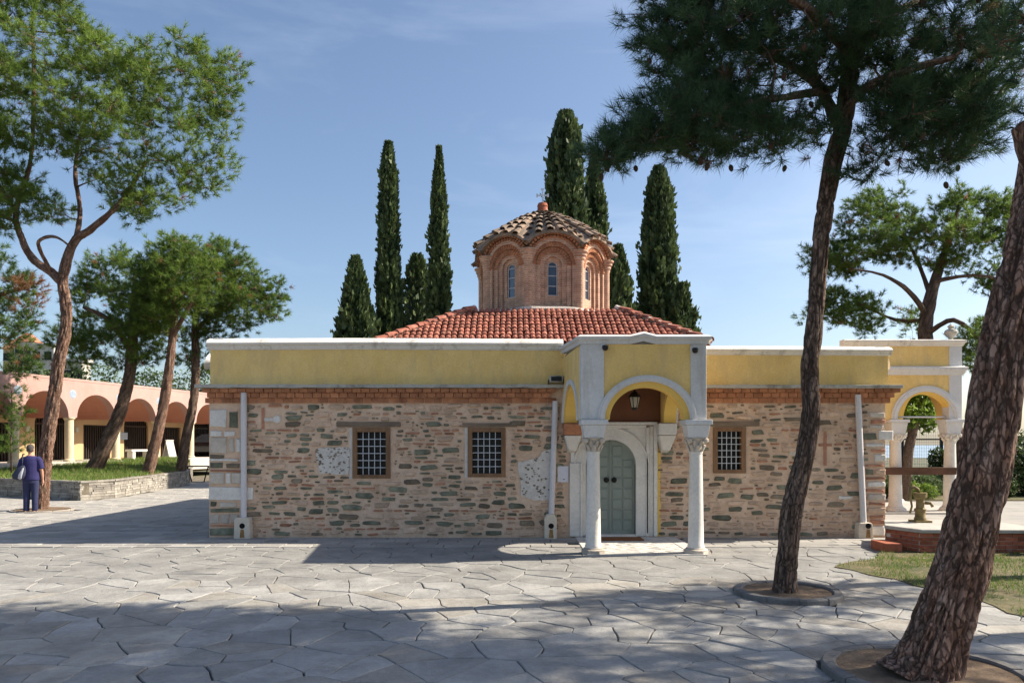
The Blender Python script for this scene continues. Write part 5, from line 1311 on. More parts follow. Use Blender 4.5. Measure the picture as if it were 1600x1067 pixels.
# slender pine in the nearer ring
pine('pine_tree', 'slender leaning pine in a stone ring before the church wall', 8.77,
     [(1225, 936, 0, 0.172), (1227, 915, 0, 0.138), (1230, 861, 0, 0.119), (1237, 795, 0, 0.123), (1249, 745, 0, 0.110), (1262, 686, 0, 0.100), (1267, 633, 0, 0.099), (1266, 569, 0, 0.097), (1273, 500, 0, 0.095), (1278, 430, 0, 0.093), (1286, 350, 0, 0.093), (1300, 260, .05, 0.100), (1318, 190, .1, 0.102), (1330, 90, .1, 0.093), (1342, -40, 0, 0.074), (1350, -160, 0, 0.047)],
     [[(1312, 200, .1, .07), (1275, 130, .3, .06), (1220, 95, .5, .05), (1150, 60, .5, .04), (1090, 30, .4, .03)], [(1318, 180, .1, .06), (1350, 140, -.4, .05), (1420, 110, -.8, .045), (1490, 90, -.9, .03)], [(1300, 140, .1, .05), (1240, 150, -.5, .04), (1150, 165, -.8, .03), (1060, 190, -.8, .025), (990, 225, -.7, .015)],
      [(1330, 90, 0, .06), (1270, 20, -.9, .05), (1200, -20, -1.5, .03)], [(1330, 90, 0, .06), (1400, 20, .9, .05), (1470, -10, 1.4, .03)]],
     [([(985, 20), (1080, -20), (1200, -60), (1400, -70), (1590, -40), (1600, 80), (1570, 130), (1545, 150), (1470, 150), (1370, 140), (1290, 150), (1200, 150), (1120, 140), (1020, 130), (995, 80)], 165, 1.5, 0, 15),
      ([(935, 250), (990, 200), (1040, 130), (1110, 130), (1190, 150), (1235, 190), (1220, 225), (1150, 235), (1080, 240), (1010, 225), (970, 245)], 62, .9, -.5, 14), ([(930, 252), (985, 205), (1035, 200), (1020, 228), (965, 250)], 12, .3, -.7, 12),
      ([(1235, 160), (1300, 170), (1310, 215), (1270, 225), (1240, 205)], 8, .5, -.2, 10),
      ([(1370, 120), (1470, 130), (1560, 150), (1560, 180), (1520, 240), (1470, 250), (1400, 235), (1370, 190)], 52, 1.1, -.4, 14), ([(1325, 225), (1375, 235), (1365, 275), (1325, 265)], 4, .2, -.2, 9),
      ([(1000, -40), (1600, -60), (1580, -230), (1300, -330), (1060, -200)], 105, 2.0, 0, 15)],
     bark='bark', needle='needles_dark', L=.165, wd=.0032, per=52, seed=4, detail=(72, .03, .018), cones=.28, clump=.30)
# thick pine in the nearest ring, leaning away; its crown is mostly above the picture
pine('pine_tree', 'thick rough barked pine leaning from a stone ring on the paving', 5.68,
     [(1436, 1066, 0, 0.313), (1446, 1045, 0, 0.248), (1460, 1012, 0, 0.217), (1480, 952, 0, 0.200), (1508, 872, 0, 0.184), (1531, 766, 0, 0.176), (1550, 659, .02, 0.174), (1567, 553, .05, 0.167), (1588, 460, .1, 0.161), (1612, 360, .2, 0.157), (1640, 200, .4, 0.165), (1690, 0, .8, 0.148), (1760, -250, 1.5, 0.122), (1850, -500, 2.2, 0.078)],
     [[(1622, 300, .2, .08), (1598, 215, .15, .06), (1591, 197, .14, .05)], [(1690, 0, .8, .10), (1900, -150, 2, .07), (2100, -250, 3, .04)], [(1700, -40, .9, .1), (1600, -250, 2.6, .06), (1500, -380, 3.5, .03)]],
     [([(1500, -200), (1750, -500), (2150, -560), (2350, -350), (2200, -120), (1900, -30), (1680, -90)], 170, 2.4, 2.0, 16), ([(1555, 20), (1640, -60), (1700, 120), (1640, 190), (1590, 160), (1560, 90)], 9, .4, .6, 12)],
     bark='bark_red', needle='needles_dark', L=.16, wd=.0035, per=40, seed=8, detail=(120, .014, .026), clump=.34)
# pine out of the picture beside the lawn: its shade lies across the paving
pine('pine_tree', 'tall pine beside the sparse lawn whose shade crosses the paving', 10.6,
     [(2000, 885, 0, .2), (2010, 600, 0, .17), (2030, 300, 0, .14), (2060, 60, 0, .10), (2080, -120, 0, .06)], [[(2030, 300, 0, .07), (1930, 200, -.8, .04)], [(2040, 220, 0, .07), (2160, 120, .8, .04)]],
     [([(1800, 230), (1850, 80), (1980, -60), (2150, -120), (2300, 0), (2330, 160), (2200, 260), (2000, 250)], 85, 2.2, -.6, 14)], L=.16, wd=.0045, per=30, seed=21, detail=(20, .2, .02), clump=.42)
pine('pine_tree', 'broad pine at the open edge of the paving whose crown shades the kerbed rings', 7.7,
     [(2230, 960, 0, .22), (2235, 600, 0, .19), (2240, 200, 0, .15), (2250, -100, 0, .10), (2260, -350, 0, .05)], [[(2240, 200, 0, .08), (2100, 0, -.8, .04)], [(2240, 100, 0, .08), (2400, -50, .8, .04)]],
     [([(1720, -60), (1800, -230), (2000, -420), (2300, -520), (2600, -400), (2750, -150), (2600, 40), (2300, 90), (2000, 60), (1850, 20)], 150, 2.2, -.2, 14)], L=.17, wd=.005, per=28, seed=23, detail=(20, .2, .02), clump=.46)
# pine behind the side portico
pine('pine_tree', 'spreading pine with open branches behind the side portico', 26,
     [(1500, 745, 0, .30), (1492, 680, 0, .28), (1466, 600, 0, .26), (1446, 530, 0, .24), (1452, 475, 0, .21), (1466, 425, .2, .16), (1484, 370, .3, .10), (1500, 315, .3, .03)],
     [[(1446, 490, 0, .10), (1420, 455, -.8, .08), (1380, 430, -1.2, .05), (1330, 420, -1.4, .02)], [(1455, 465, 0, .09), (1430, 400, .8, .06), (1400, 350, 1.2, .02)], [(1450, 500, 0, .09), (1400, 500, 1, .06), (1350, 480, 1.4, .04), (1290, 470, 1.5, .015)], [(1460, 440, 0, .09), (1520, 430, -.6, .06), (1580, 440, -1, .02)], [(1450, 520, 0, .1), (1490, 500, -1.2, .08), (1530, 530, -1.5, .05), (1545, 570, -1.6, .03)]],
     [([(1255, 385), (1300, 380), (1330, 315), (1400, 285), (1450, 320), (1500, 290), (1560, 300), (1620, 330), (1620, 480), (1560, 470), (1500, 420), (1400, 410), (1340, 430), (1270, 425)], 210, 2.4, 0, 17), ([(1285, 450), (1340, 455), (1380, 470), (1375, 520), (1310, 510), (1255, 500)], 45, 1.5, .5, 15), ([(1480, 510), (1540, 500), (1570, 560), (1540, 600), (1505, 570)], 26, 1, -1, 14), ([(1390, 470), (1440, 480), (1430, 530), (1390, 520)], 7, 1, 1.2, 10)],
     needle='needles', L=.20, wd=.009, per=30, seed=13, detail=(24, .2, .03), clump=.42, tint=.05)
# the tall forked pine by the person
pine('pine_tree', 'tall forked pine with reddish bark behind the standing person', 19.75,
     [(64, 799, 0, 0.176), (68, 740, 0, 0.160), (74, 690, 0, 0.160), (86, 610, 0, 0.152), (93, 560, 0, 0.140), (103, 510, 0, 0.132), (102, 470, 0, 0.128), (97, 440, 0, 0.124), (105, 405, 0, 0.112)],
     [[(97, 442, 0, .12), (80, 425, .1, .11), (52, 405, .3, .10), (35, 375, .4, .09), (25, 330, .5, .07), (48, 250, .5, .05), (53, 130, .4, .05), (50, 30, .3, .03)], [(103, 410, 0, .12), (118, 375, 0, .11), (140, 360, -.2, .09), (175, 330, -.4, .07), (200, 300, -.6, .05), (230, 250, -.8, .03)], [(118, 375, 0, .07), (125, 330, .6, .06), (118, 260, 1, .05), (140, 180, 1.2, .04), (220, 120, 1.2, .03), (300, 100, 1.2, .02)], [(80, 425, 0, .05), (60, 380, -.6, .045), (85, 370, -.9, .04), (110, 385, -1.2, .02)], [(25, 330, .5, .05), (-30, 250, 0, .05), (-90, 180, -.5, .03)]],
     [([(-160, 60), (-60, -60), (60, -120), (130, -40), (120, 20), (165, 25), (250, 45), (300, 60), (370, 100), (382, 130), (355, 165), (375, 190), (350, 220), (365, 265), (350, 295), (300, 300), (240, 295), (215, 330), (165, 340), (120, 260), (60, 240), (10, 230), (-120, 260)], 390, 2.4, 0, 16),
      ([(-120, 250), (0, 240), (60, 290), (110, 320), (90, 350), (40, 340), (-20, 370), (-110, 360)], 100, 1.6, .3, 16), ([(150, 290), (230, 290), (290, 310), (270, 335), (200, 345)], 14, .8, -.6, 12)],
     bark='bark_red', L=.19, wd=.0065, per=34, seed=31, detail=(56, .06, .03), clump=.40, tint=.18, brown=.008)
pine('pine_tree', 'shaggy pine with a rusty dead branch over the arcade', 24,
     [(-120, 760, 0, .25), (-100, 600, 0, .22), (-60, 480, 0, .18), (-30, 420, 0, .12)], [[(-60, 480, 0, .1), (0, 460, 0, .08), (40, 450, 0, .05)]],
     [([(-130, 380), (-20, 365), (30, 390), (60, 430), (45, 470), (60, 500), (40, 540), (60, 575), (20, 590), (-40, 560), (-130, 560)], 100, 1.6, 0, 15), ([(18, 440), (52, 435), (66, 470), (50, 500), (25, 490)], 7, .4, -.8, 13, .75)], L=.2, wd=.008, per=30, seed=41, detail=(16, .3, .03), clump=.42, tint=-.12, brown=.015)
# three pines on the raised lawn
pine('pine_tree', 'dark thick pine leaning over the lawn in front of the arcade', 29.5,
     [(146, 735, 0, 0.319), (165, 695, 0, 0.260), (187, 645, 0, 0.235), (202, 590, 0, 0.218), (206, 545, 0, 0.202), (208, 500, 0, 0.168), (212, 440, 0, 0.101)], [[(206, 550, 0, .14), (170, 500, -.8, .1), (130, 480, -1, .06)], [(207, 530, 0, .12), (240, 480, .8, .08)]],
     [([(110, 450), (150, 400), (190, 385), (240, 400), (285, 420), (280, 500), (250, 560), (215, 575), (180, 570), (120, 560), (95, 520)], 190, 2.6, 0, 14), ([(75, 500), (120, 480), (140, 540), (110, 590), (80, 570)], 16, 1.2, 1, 12)],
     L=.22, wd=.009, per=30, seed=51, detail=(32, .12, .035), clump=.46, tint=.05, group='pines on the raised lawn')
pine('pine_tree', 'straight reddish pine at the corner of the garden wall', 28.3,
     [(231, 742, 0, 0.227), (243, 690, 0, 0.197), (256, 630, 0, 0.185), (265, 570, 0, 0.160), (270, 520, 0, 0.143), (272, 470, 0, 0.101), (272, 420, 0, 0.067)], [[(268, 530, 0, .1), (300, 470, -.5, .07)], [(270, 500, 0, .09), (235, 440, .4, .06)]],
     [([(205, 420), (240, 375), (290, 365), (330, 400), (335, 450), (300, 500), (255, 520), (215, 500)], 140, 2.2, 0, 14)], bark='bark_red', L=.22, wd=.009, per=30, seed=61, detail=(30, .12, .03), clump=.44, tint=.14, group='pines on the raised lawn')
pine('pine_tree', 'slim brown pine reaching over the yellow parapet', 31.2,
     [(283, 734, 0, 0.215), (292, 680, 0, 0.189), (303, 620, 0, 0.172), (306, 560, 0, 0.163), (305, 510, 0, 0.138), (312, 450, 0, 0.086), (320, 410, 0, 0.060)], [[(305, 520, 0, .1), (350, 470, -.6, .07), (400, 450, -.8, .04)], [(305, 500, 0, .08), (280, 450, .6, .05)]],
     [([(285, 420), (320, 385), (350, 375), (380, 395), (410, 430), (448, 445), (440, 490), (415, 500), (380, 520), (330, 530), (290, 520), (275, 470)], 180, 2.2, 0, 14), ([(270, 520), (330, 520), (330, 580), (290, 590), (265, 560)], 22, 1.2, .6, 11)],
     L=.22, wd=.009, per=30, seed=71, detail=(26, .14, .03), clump=.44, tint=.0, group='pines on the raised lawn')
# sapling tied to a stake
sp = empty('young_pine', W(18, 738, 25.8)); tag(sp, 'thin young pine on a bare stem at the lawn edge', 'tree')
wd_ = Wood(); b0 = W(18, 738, 25.8); wd_.tube([b0, W(17, 690, 25.8), W(19, 640, 25.8), W(18, 610, 25.8)], [.035, .03, .025, .015], 7); wd_.build('trunk', 'bark', sp)
rg = np.random.default_rng(5); pp2 = []; dd2 = []
for _ in range(160):
    px_, py_ = rg.normal(18, 17), rg.uniform(600, 690) if rg.random() < .8 else rg.uniform(690, 705); p = W(px_, py_, 25.8 + rg.normal(0, .35)); pp2.append(tuple(p)); dd2.append((rg.normal(), rg.normal(), .8))
tri, idx = tufts(np.array(pp2), np.array(dd2), .2, .007, 30, rg); o = tri_mesh('crown', tri, np.clip(rg.normal(.35, .15, 160), 0, .9)[idx], 'needles'); adopt(o, sp)

def cypress(px, top, Y, rpx, label, seed, foot=560, taper=.62, n=9000, lump=.25, tip=.22):
    rg = np.random.default_rng(seed); base = W(px, foot, Y); base.z = 0; zt = W(px, top, Y).z; H = zt; r = rpx / FPX * Y
    root = empty('cypress_tree', (base.x, base.y, 0)); tag(root, label, 'tree', 'cypresses behind the church')
    wd_ = Wood(); wd_.tube([(base.x, base.y, -.1), (base.x, base.y, H * .5), (base.x, base.y, H * .93)], [r * .22, r * .15, .03], 8); wd_.build('trunk', 'bark', root)
    def prof(t): return r * np.minimum(1, np.maximum(0, 1.012 - t) / tip) ** .6 * (taper + (1 - taper) * np.minimum(1, (1 - t) * 1.6)) * np.minimum(1, .35 + t * 9)
    t = 1 - rg.random(n) ** 1.15; t = np.clip(t, .02, .995); a = rg.uniform(0, 2 * np.pi, n)
    nv = np.array([noise.noise((math.cos(q) * 2.0, math.sin(q) * 2.0, z * H * .9 + seed)) + .6 * noise.noise((math.cos(q) * 4.5, math.sin(q) * 4.5, z * H * 2.2 + seed)) for q, z in zip(a, t)])
    rad = prof(t) * (1 + lump * nv) * (1 - .28 * rg.random(n) ** 2) * np.where(rg.random(n) < .12, rg.uniform(1.05, 1.34, n), 1)
    pos = np.stack([base.x + rad * np.cos(a), base.y + rad * np.sin(a), t * H], 1)
    out = np.stack([np.cos(a) * .45, np.sin(a) * .45, np.ones(n)], 1) + rg.normal(0, .28, (n, 3))
    d, u, v = frames(out); L = rg.uniform(.16, .36, n)[:, None]; wv = (u * np.cos(a * 7)[:, None] + v * np.sin(a * 7)[:, None]) * L * .30
    p0 = pos - d * L * .4; p1 = pos + d * L * .6
    tri = np.concatenate([np.stack([p0, pos - wv, p1], 1), np.stack([p0, p1, pos + wv], 1)], 1).reshape(-1, 3)
    tt = np.clip(.42 + .75 * nv + rg.normal(0, .16, n), 0, 1)
    o = tri_mesh('crown', tri, np.repeat(tt, 6), 'cypress'); adopt(o, root)
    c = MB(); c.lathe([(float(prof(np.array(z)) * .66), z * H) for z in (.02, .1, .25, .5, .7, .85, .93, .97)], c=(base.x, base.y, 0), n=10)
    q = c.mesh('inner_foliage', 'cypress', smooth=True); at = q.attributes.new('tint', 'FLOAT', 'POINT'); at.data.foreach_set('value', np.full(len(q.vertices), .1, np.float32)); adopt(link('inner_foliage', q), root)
cypress(607, 223, 34, 21, 'tall slim cypress with a rounded tip beside a shorter ragged one', 1, n=13000, tip=.10, taper=.45)
cypress(686, 230, 34.5, 20, 'tall pointed cypress rising over the hip of the tiled roof', 2, n=12000, lump=.42, tip=.16, taper=.3)
cypress(556, 402, 33, 46, 'short broad cone shaped cypress behind the yellow parapet', 3, n=9000, lump=.45, tip=.6, taper=.7)
cypress(652, 398, 36, 30, 'ragged small cypress between two tall slim ones', 4, n=4500, lump=.75, tip=.25, taper=.8)
cypress(884, 176, 33, 40, 'tallest and thickest cypress directly behind the brick dome', 5, n=19000, lump=.26, tip=.09, taper=.5)
cypress(928, 252, 35.5, 26, 'narrower cypress leaning against the tallest one behind the dome', 6, n=10000, lump=.4, tip=.16, taper=.6)
cypress(966, 385, 31, 32, 'low loose cypress showing past the lit side of the dome', 7, n=6000, lump=.7, tip=.35, taper=.7)
cypress(1029, 262, 32.5, 37, 'tall cypress with a flat narrow tip standing apart from the dome', 8, n=16000, lump=.3, tip=.09, taper=.4)
cypress(1066, 443, 31.5, 26, 'small bushy cypress at the foot of the one standing apart', 9, n=5000, lump=.7, tip=.3, taper=.8)

# leafy tree, shrubs and fence in the garden behind the portico
def leafy(name, label, cat, stems, blobs, n, size, m, seed, group=None, tmean=.55):
    rg = np.random.default_rng(seed); b = Vector(stems[0][0]) if stems else Vector(blobs[0][0]); root = empty(name, (b.x, b.y, max(0, b.z if stems else 0))); tag(root, label, cat, group)
    if stems:
        wd_ = Wood()
        for s_ in stems: wd_.tube(s_[:-1], s_[-1], 8)
        wd_.build('trunk', 'bark', root)
    P = []; T = []
    tot = sum(r ** 2 for _, r, _ in blobs)
    for c, r, sq in blobs:
        k = int(n * r * r / tot); d = rg.normal(0, 1, (k, 3)); d /= np.linalg.norm(d, axis=1, keepdims=True); rad = r * (1 - .55 * rg.random(k) ** 1.6)
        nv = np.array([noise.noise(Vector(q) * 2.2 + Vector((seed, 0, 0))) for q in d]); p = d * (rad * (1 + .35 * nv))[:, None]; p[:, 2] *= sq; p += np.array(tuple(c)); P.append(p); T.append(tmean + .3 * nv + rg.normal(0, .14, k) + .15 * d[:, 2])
    P = np.concatenate(P); T = np.clip(np.concatenate(T), 0, 1); k = len(P)
    d, u, v = frames(rg.normal(0, 1, (k, 3)) + np.array([0, 0, -.2])); L = (size * rg.uniform(.6, 1.2, k))[:, None]; wv = u * L * .3
    tri = np.concatenate([np.stack([P - d * L * .5, P - wv, P + d * L * .5], 1), np.stack([P - d * L * .5, P + d * L * .5, P + wv], 1)], 1).reshape(-1, 3)
    adopt(tri_mesh('foliage', tri, np.repeat(T, 6), m), root); return root
b0 = W(1412, 752, 23.0); b0.z = 0
leafy('leafy_tree', 'small tree with bright green leaves seen through the portico arch', 'tree', [[b0, W(1420, 700, 23), W(1432, 650, 23), W(1440, 610, 23), [.16, .15, .13, .08]], [W(1425, 680, 23), W(1405, 640, 22.8), W(1395, 620, 22.6), [.07, .05, .03]], [W(1432, 650, 23), W(1455, 620, 23.3), [.06, .03]]],
      [(W(1435, 640, 23), .55, .9), (W(1412, 650, 22.7), .45, .9), (W(1455, 620, 23.2), .45, .8), (W(1425, 605, 23), .5, .8), (W(1400, 670, 22.6), .3, .9), (W(1448, 660, 23.4), .35, 1)], 2600, .20, 'leaf', 3, tmean=.6)
leafy('shrub', 'rounded grey green shrub behind the hand pump', 'shrub', [], [(Vector((13.4, 24.6, .35)), .75, .7), (Vector((14.0, 24.9, .35)), .55, .7)], 5000, .10, 'shrub', 4, 'garden shrubs')
leafy('shrub', 'low clipped shrub at the church end of the planting bed', 'shrub', [], [(Vector((12.0, 24.0, .3)), .6, .8), (Vector((12.5, 24.6, .3)), .5, .8)], 4000, .10, 'shrub', 5, 'garden shrubs', .45)
leafy('shrub', 'tall dark shrub against the mesh fence behind the portico', 'shrub', [], [(Vector((15.9, 27.0, .6)), .6, 1.2), (Vector((15.8, 27.2, 1.2)), .4, 1.1)], 3500, .13, 'shrub', 6, 'garden shrubs', .35)
for i, (x, y, r, lb) in enumerate(((17.2, 25.5, 1.15, 'dense dark green bush beside the leaning trunk'), (18.8, 25.2, 1.2, 'broad dark bush at the far end of the planting bed'))):
    leafy('bush', lb, 'bush', [], [(Vector((x, y, .8)), r, .95), (Vector((x + .5, y + .3, 1.5)), r * .7, .9), (Vector((x - .5, y, .5)), r * .7, .8)], 9000, .13, 'shrub', 8 + i, 'garden shrubs', .3)
for i, (x, y, r, lb) in enumerate(((12.9, 23.6, .3, 'small yellowish plant by the bed edge behind the pump'), (13.3, 23.5, .26, 'tiny flowering plant at the paving edge'))):
    leafy('garden_plant', lb, 'plant', [], [(Vector((x, y, .25)), r, 1.1)], 900, .07, 'leaf', 15 + i, 'bedding plants', .7)
fence = empty('mesh_fence', (13, 30, 0)); tag(fence, 'pale wire mesh fence with dark posts behind the garden', 'fence')
for i in range(11):
    x = 9.5 + i * 1.6; adopt(MB().box(x - .05, x + .05, 29.95, 30.05, 0, 3.1 if i in (3, 4, 5) else 2.0).build('post', 'iron'), fence)
    if i < 10:
        g = MB(); top = 2.9 if i in (2, 3, 4) else 1.9
        for q in range(17): g.box(x + .05 + q * .0937 - .004, x + .05 + q * .0937 + .004, 29.99, 29.998, .15, top)
        adopt(g.build('mesh_wires', 'mesh_panel'), fence)
        g = MB()
        for q in range(int(top / .13)): g.box(x + .05, x + 1.55, 30.0, 30.008, .15 + q * .13, .158 + q * .13)
        adopt(g.build('mesh_rows', 'mesh_panel'), fence)
adopt(MB().box(9.5, 25.5, 29.97, 30.03, 1.92, 1.98).build('top_rail', 'iron'), fence)
adopt(MB().tube([(13.1, 29.9, 3.1), (15.0, 29.9, 3.2), (16.8, 29.9, 2.95)], .05, 6).build('canopy_rail', 'iron'), fence)

for i, (px_, Y_, h_, r, lb) in enumerate(((70, 60, 6.5, 2.6, 'round leafy tree over the arcade roof next to the grey house'), (150, 64, 7.2, 3.0, 'broad leafy tree over the arcade roof between two trunks'), (235, 62, 6.6, 2.6, 'leafy tree over the middle of the arcade roof'), (300, 66, 6.8, 2.8, 'leafy tree beyond the far end of the arcade'))):
    b0 = W(px_, 692, Y_); b0.z = 0
    leafy('leafy_tree', lb, 'tree', [[b0, b0 + Vector((.1, 0, h_ * .5)), b0 + Vector((0, 0, h_ * .8)), [.25, .2, .1]]], [(b0 + Vector((0, 0, h_)), r * .7, .8), (b0 + Vector((r * .7, 0, h_ * .8)), r * .6, .8), (b0 + Vector((-r * .7, 0, h_ * .8)), r * .6, .8), (b0 + Vector((0, -.5, h_ * .65)), r * .7, .7)], 3600, .34, 'shrub', 30 + i, 'trees behind the arcade', .4)
for i, (x, y, r, lb) in enumerate(((14.6, 25.8, .55, 'middling grey green shrub between the pump and the dark bushes'), (16.0, 24.4, .6, 'low spreading shrub in front of the tall dark one'), (20.6, 25.6, 1.2, 'outermost dark bush of the planting bed'))):
    leafy('shrub', lb, 'shrub', [], [(Vector((x, y, r * .6)), r, .85), (Vector((x + r * .6, y + .2, r * .5)), r * .7, .8)], 3500, .11, 'shrub', 60 + i, 'garden shrubs', .42)

# ---- the hillside town beyond the arcade
hill = MB(); NX, NY = 30, 8; hv = []
for j in range(NY + 1):
    for i in range(NX + 1):
        x = -170 + i * 5.2; y = 70 + j * 14; h = 16 * math.exp(-((x + 104) / 27) ** 2) * min(1, j / 5) + 1.5 * noise.noise((x * .05, y * .05, 0)) - .5; hv.append((x, y, h if j else -.6))
hill.add(hv, [(j * (NX + 1) + i, j * (NX + 1) + i + 1, (j + 1) * (NX + 1) + i + 1, (j + 1) * (NX + 1) + i) for j in range(NY) for i in range(NX)])
tag(hill.build('hill', 'far_land', smooth=True), kind='structure')
def house(px0, px1, py0, py1, Y, label, wallm, roof, floors):
    a, b_ = W(px0, py1, Y), W(px1, py0, Y); zb = a.z - 6
    e = empty('house', ((a.x + b_.x) / 2, Y, zb)); tag(e, label, 'house', 'houses on the far hillside'); D_ = (b_.x - a.x) * .8
    adopt(MB().box(a.x, b_.x, Y, Y + D_, zb, b_.z).build('wall', wallm), e)
    if roof: adopt(MB().add([(a.x - .3, Y - .3, b_.z), (b_.x + .3, Y - .3, b_.z), (b_.x + .3, Y + D_ + .3, b_.z), (a.x - .3, Y + D_ + .3, b_.z), (a.x + D_ * .4, Y + D_ / 2, b_.z + 1.6), (b_.x - D_ * .4, Y + D_ / 2, b_.z + 1.6)], [(0, 1, 5, 4), (1, 2, 5), (2, 3, 4, 5), (3, 0, 4), (0, 3, 2, 1)]).build('roof', 'far_roof'), e)
    else: adopt(MB().box(a.x - .2, b_.x + .2, Y - .2, Y + D_ + .2, b_.z, b_.z + .4).build('roof', 'pale_wall'), e)
    nw = max(2, int((b_.x - a.x) / 2.4))
    for f_ in range(floors):
        zc = b_.z - 1.4 - f_ * 2.9
        for q in range(nw):
            x = a.x + (b_.x - a.x) * (q + .5) / nw; o = adopt(MB().box(x - .55, x + .55, Y - .03, Y + .02, zc - .7, zc + .6).build('window', 'glass_dark'), e)
            MB_ = MB().box(x - .7, x + .7, Y - .1, Y - .0, zc - .82, zc - .72).build('sill', 'pale_wall'); adopt(MB_, e)
house(22, 50, 534, 560, 120, 'pale far house with a red hipped roof on the hill', 'pale_wall', True, 2)
house(48, 84, 541, 565, 112, 'white apartment block with flat roof on the hill', 'pale_wall', False, 2)
house(98, 128, 566, 592, 75, 'weathered grey stone house above the arcade roof', 'grey_wall', False, 1)
house(5, 24, 545, 570, 132, 'narrow cream house on the hill beside the shaggy pine', 'ochre_wall', True, 2)

# ================================================================ THE PERSON
PX, PYY = -12.52, 19.15
per = empty('person', (PX, PYY, 0), R(12)); tag(per, 'person in navy tee shirt and dark trousers standing by the forked pine', 'person')
def loft(rings, n=14):                       # rings: (x, y, z, rx, ry)
    b = MB(); v = []
    for x, y, z, rx, ry in rings:
        for k in range(n): a = 2 * math.pi * k / n; v.append((x + rx * math.cos(a), y + ry * math.sin(a), z))
    f = [(i * n + k, i * n + (k + 1) % n, (i + 1) * n + (k + 1) % n, (i + 1) * n + k) for i in range(len(rings) - 1) for k in range(n)] + [tuple(range(n - 1, -1, -1)), tuple((len(rings) - 1) * n + k for k in range(n))]
    return v, f
def fuse(b, name, m, vox=.012):
    o = b.build(name, m, None, smooth=True); o.parent = per
    r = o.modifiers.new('fuse', 'REMESH'); r.mode = 'VOXEL'; r.voxel_size = vox; r.use_smooth_shade = True
    s_ = o.modifiers.new('soft', 'SMOOTH'); s_.factor = .5; s_.iterations = 4
    return o
b = MB()                                     # bare body: head, neck, trunk, arms with hands, legs and feet (faces +y, away from the camera)
b.add(*loft([(0, 0, .88, .15, .11), (0, 0, 1.0, .155, .115), (0, 0, 1.15, .15, .11), (0, 0, 1.3, .17, .11), (0, 0, 1.42, .17, .095), (0, -.01, 1.47, .10, .07), (0, 0, 1.50, .06, .058), (-.005, .01, 1.55, .056, .056)]))
b.add(*loft([(-.01, .03, 1.52, .03, .03), (-.01, .03, 1.545, .055, .065), (-.012, .025, 1.59, .07, .085), (-.012, .018, 1.65, .076, .095), (-.012, .012, 1.70, .074, .093), (-.012, .012, 1.74, .055, .07), (-.012, .012, 1.757, .02, .03)]))
b.add(*loft([(-.012, .11, 1.60, .012, .012), (-.012, .122, 1.615, .016, .014), (-.012, .115, 1.65, .01, .01)], 8))                        # nose
for s_ in (-1, 1): b.add(*loft([(-.012 + s_ * .078, .0, 1.60, .008, .014), (-.012 + s_ * .083, -.002, 1.625, .010, .02), (-.012 + s_ * .082, -.002, 1.655, .008, .016)], 8))   # ears
def limb(pts, n=12):
    q = MB(); q.tube([p[:3] for p in pts], [p[3] for p in pts], n); b.add(q.v, q.f)
limb([(.17, 0, 1.40, .06), (.22, -.01, 1.30, .052), (.245, -.015, 1.12, .042), (.255, 0, 1.08, .04), (.26, .03, .92, .032), (.262, .045, .84, .024), (.262, .05, .80, .030), (.262, .055, .75, .028)])
for q, (dx, dl) in enumerate(((-.018, .065), (-.006, .075), (.008, .07), (.02, .055))): limb([(.262, .055 + dx, .755, .010), (.258, .058 + dx, .755 - dl * .5, .009), (.25, .06 + dx, .755 - dl, .0075)], 7)
limb([(.255, .075, .80, .011), (.243, .095, .77, .010), (.24, .10, .745, .008)], 7)
limb([(-.17, 0, 1.40, .06), (-.225, .01, 1.28, .052), (-.26, .02, 1.13, .042), (-.255, .05, 1.11, .04), (-.20, .20, 1.13, .032), (-.17, .27, 1.16, .025), (-.16, .30, 1.17, .029), (-.15, .335, 1.18, .027)])
for q, (dz, dl) in enumerate(((.022, .055), (.007, .065), (-.008, .062), (-.02, .05))): limb([(-.15, .335, 1.18 + dz, .0095), (-.135, .335 + dl * .6, 1.185 + dz, .009), (-.115, .335 + dl * .8, 1.19 + dz, .0075)], 7)
limb([(-.16, .30, 1.20, .011), (-.15, .32, 1.225, .010), (-.135, .34, 1.235, .008)], 7)
for s_ in (-1, 1):
    limb([(s_ * .085, 0, .90, .085), (s_ * .09, .005, .72, .075), (s_ * .092, .01, .50, .055), (s_ * .094, -.005, .34, .05), (s_ * .096, -.01, .15, .036), (s_ * .096, -.012, .07, .034)])
    b.add(*loft([(s_ * .10, .03, .0, .042, .115), (s_ * .10, .03, .03, .042, .115), (s_ * .098, .015, .06, .036, .08), (s_ * .096, -.008, .09, .032, .04)], 12))
fuse(b, 'body', 'skin', .009)
b = MB()                                     # tee shirt
b.add(*loft([(0, 0, .84, .205, .16), (0, 0, .90, .205, .16), (0, 0, 1.0, .205, .155), (0, -.005, 1.12, .20, .15), (0, -.01, 1.28, .205, .14), (0, -.01, 1.38, .205, .125), (0, -.008, 1.44, .16, .10), (0, -.005, 1.475, .085, .075)], 18))
q = MB(); q.tube([(.14, 0, 1.40), (.20, -.005, 1.34), (.235, -.012, 1.22), (.25, -.015, 1.13)], [.085, .083, .076, .072], 12); b.add(q.v, q.f)
q = MB(); q.tube([(-.14, 0, 1.40), (-.20, .005, 1.34), (-.24, .012, 1.22), (-.258, .02, 1.15)], [.085, .083, .076, .072], 12); b.add(q.v, q.f)
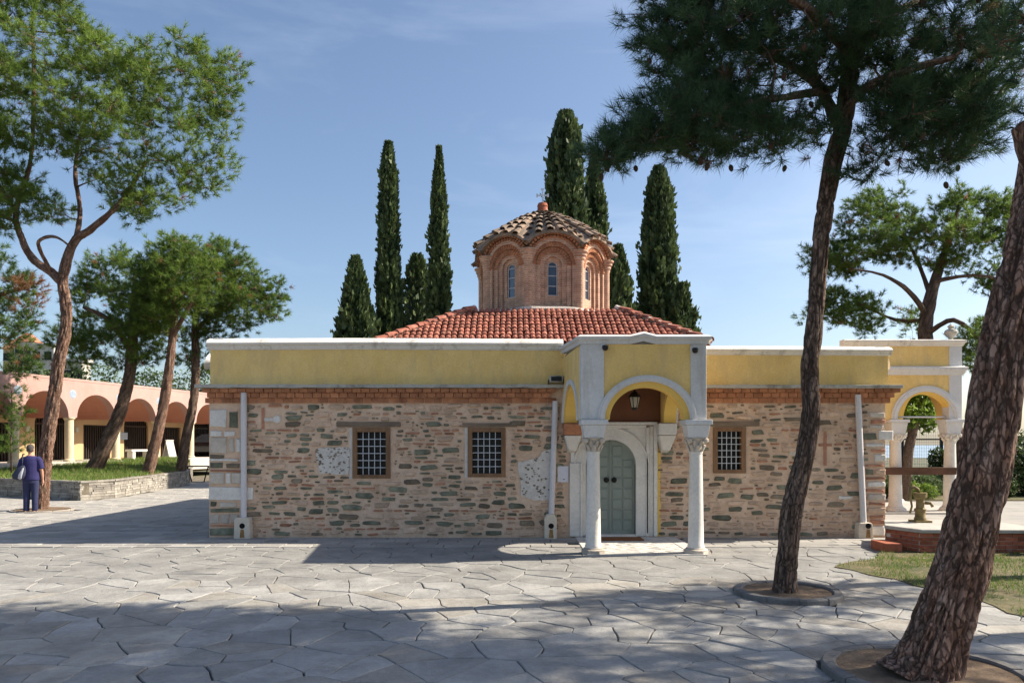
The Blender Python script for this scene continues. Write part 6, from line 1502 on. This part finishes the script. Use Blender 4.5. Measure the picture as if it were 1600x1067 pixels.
fuse(b, 'shirt', 'shirt', .012)
b = MB()                                     # trousers
b.add(*loft([(0, 0, .76, .175, .135), (0, 0, .86, .185, .145), (0, 0, .93, .18, .14)], 16))
for s_ in (-1, 1):
    q = MB(); q.tube([(s_ * .085, 0, .86), (s_ * .092, .003, .72), (s_ * .095, .005, .5), (s_ * .098, -.003, .3), (s_ * .10, -.008, .12), (s_ * .10, -.006, .045)], [.105, .10, .083, .076, .072, .074], 14); b.add(q.v, q.f)
fuse(b, 'trousers', 'trousers', .012)
b = MB(); b.add(*loft([(-.012, -.02, 1.575, .072, .072), (-.012, -.018, 1.62, .083, .085), (-.012, -.008, 1.67, .085, .098), (-.012, .0, 1.715, .08, .098), (-.012, .003, 1.75, .06, .078), (-.012, .005, 1.772, .025, .035)], 18))
fuse(b, 'hair', 'hair', .008)
for s_ in (-1, 1):
    o = MB().ext([(s_ * .10 - .048, -.002), (s_ * .10 + .048, -.002), (s_ * .10 + .048, .02), (s_ * .10 - .048, .02)], -.10, .15).build('sandal', 'sandal', None, bevel=.01); o.parent = per
bag = empty('shoulder_bag', (PX - .16, PYY - .2, .95), R(12)); tag(bag, 'dark bag with a pale panel slung on the back of the standing person', 'bag')
q = MB(); q.add(*loft([(-.02, 0, -.10, .05, .03), (-.03, 0, -.07, .13, .065), (-.02, 0, .03, .16, .075), (.02, 0, .14, .13, .06), (.06, 0, .24, .07, .04), (.08, 0, .27, .03, .02)], 16)); o = q.build('pouch', 'bag_dark', None, smooth=True); o.parent = bag
q = MB(); q.add(*loft([(.04, -.062, -.085, .02, .012), (.03, -.072, -.05, .045, .014), (.05, -.072, .05, .045, .014), (.085, -.05, .16, .028, .012), (.10, -.035, .21, .01, .01)], 10)); o = q.build('pale_panel', 'bag_pale', None, smooth=True); o.parent = bag
q = MB(); q.tube([(.06, .02, .25), (.05, .045, .38), (.04, .07, .50), (.035, .11, .56), (.03, .20, .555)], [.014, .016, .018, .018, .016], 8); o = q.build('strap', 'bag_dark', None, smooth=True); o.parent = bag
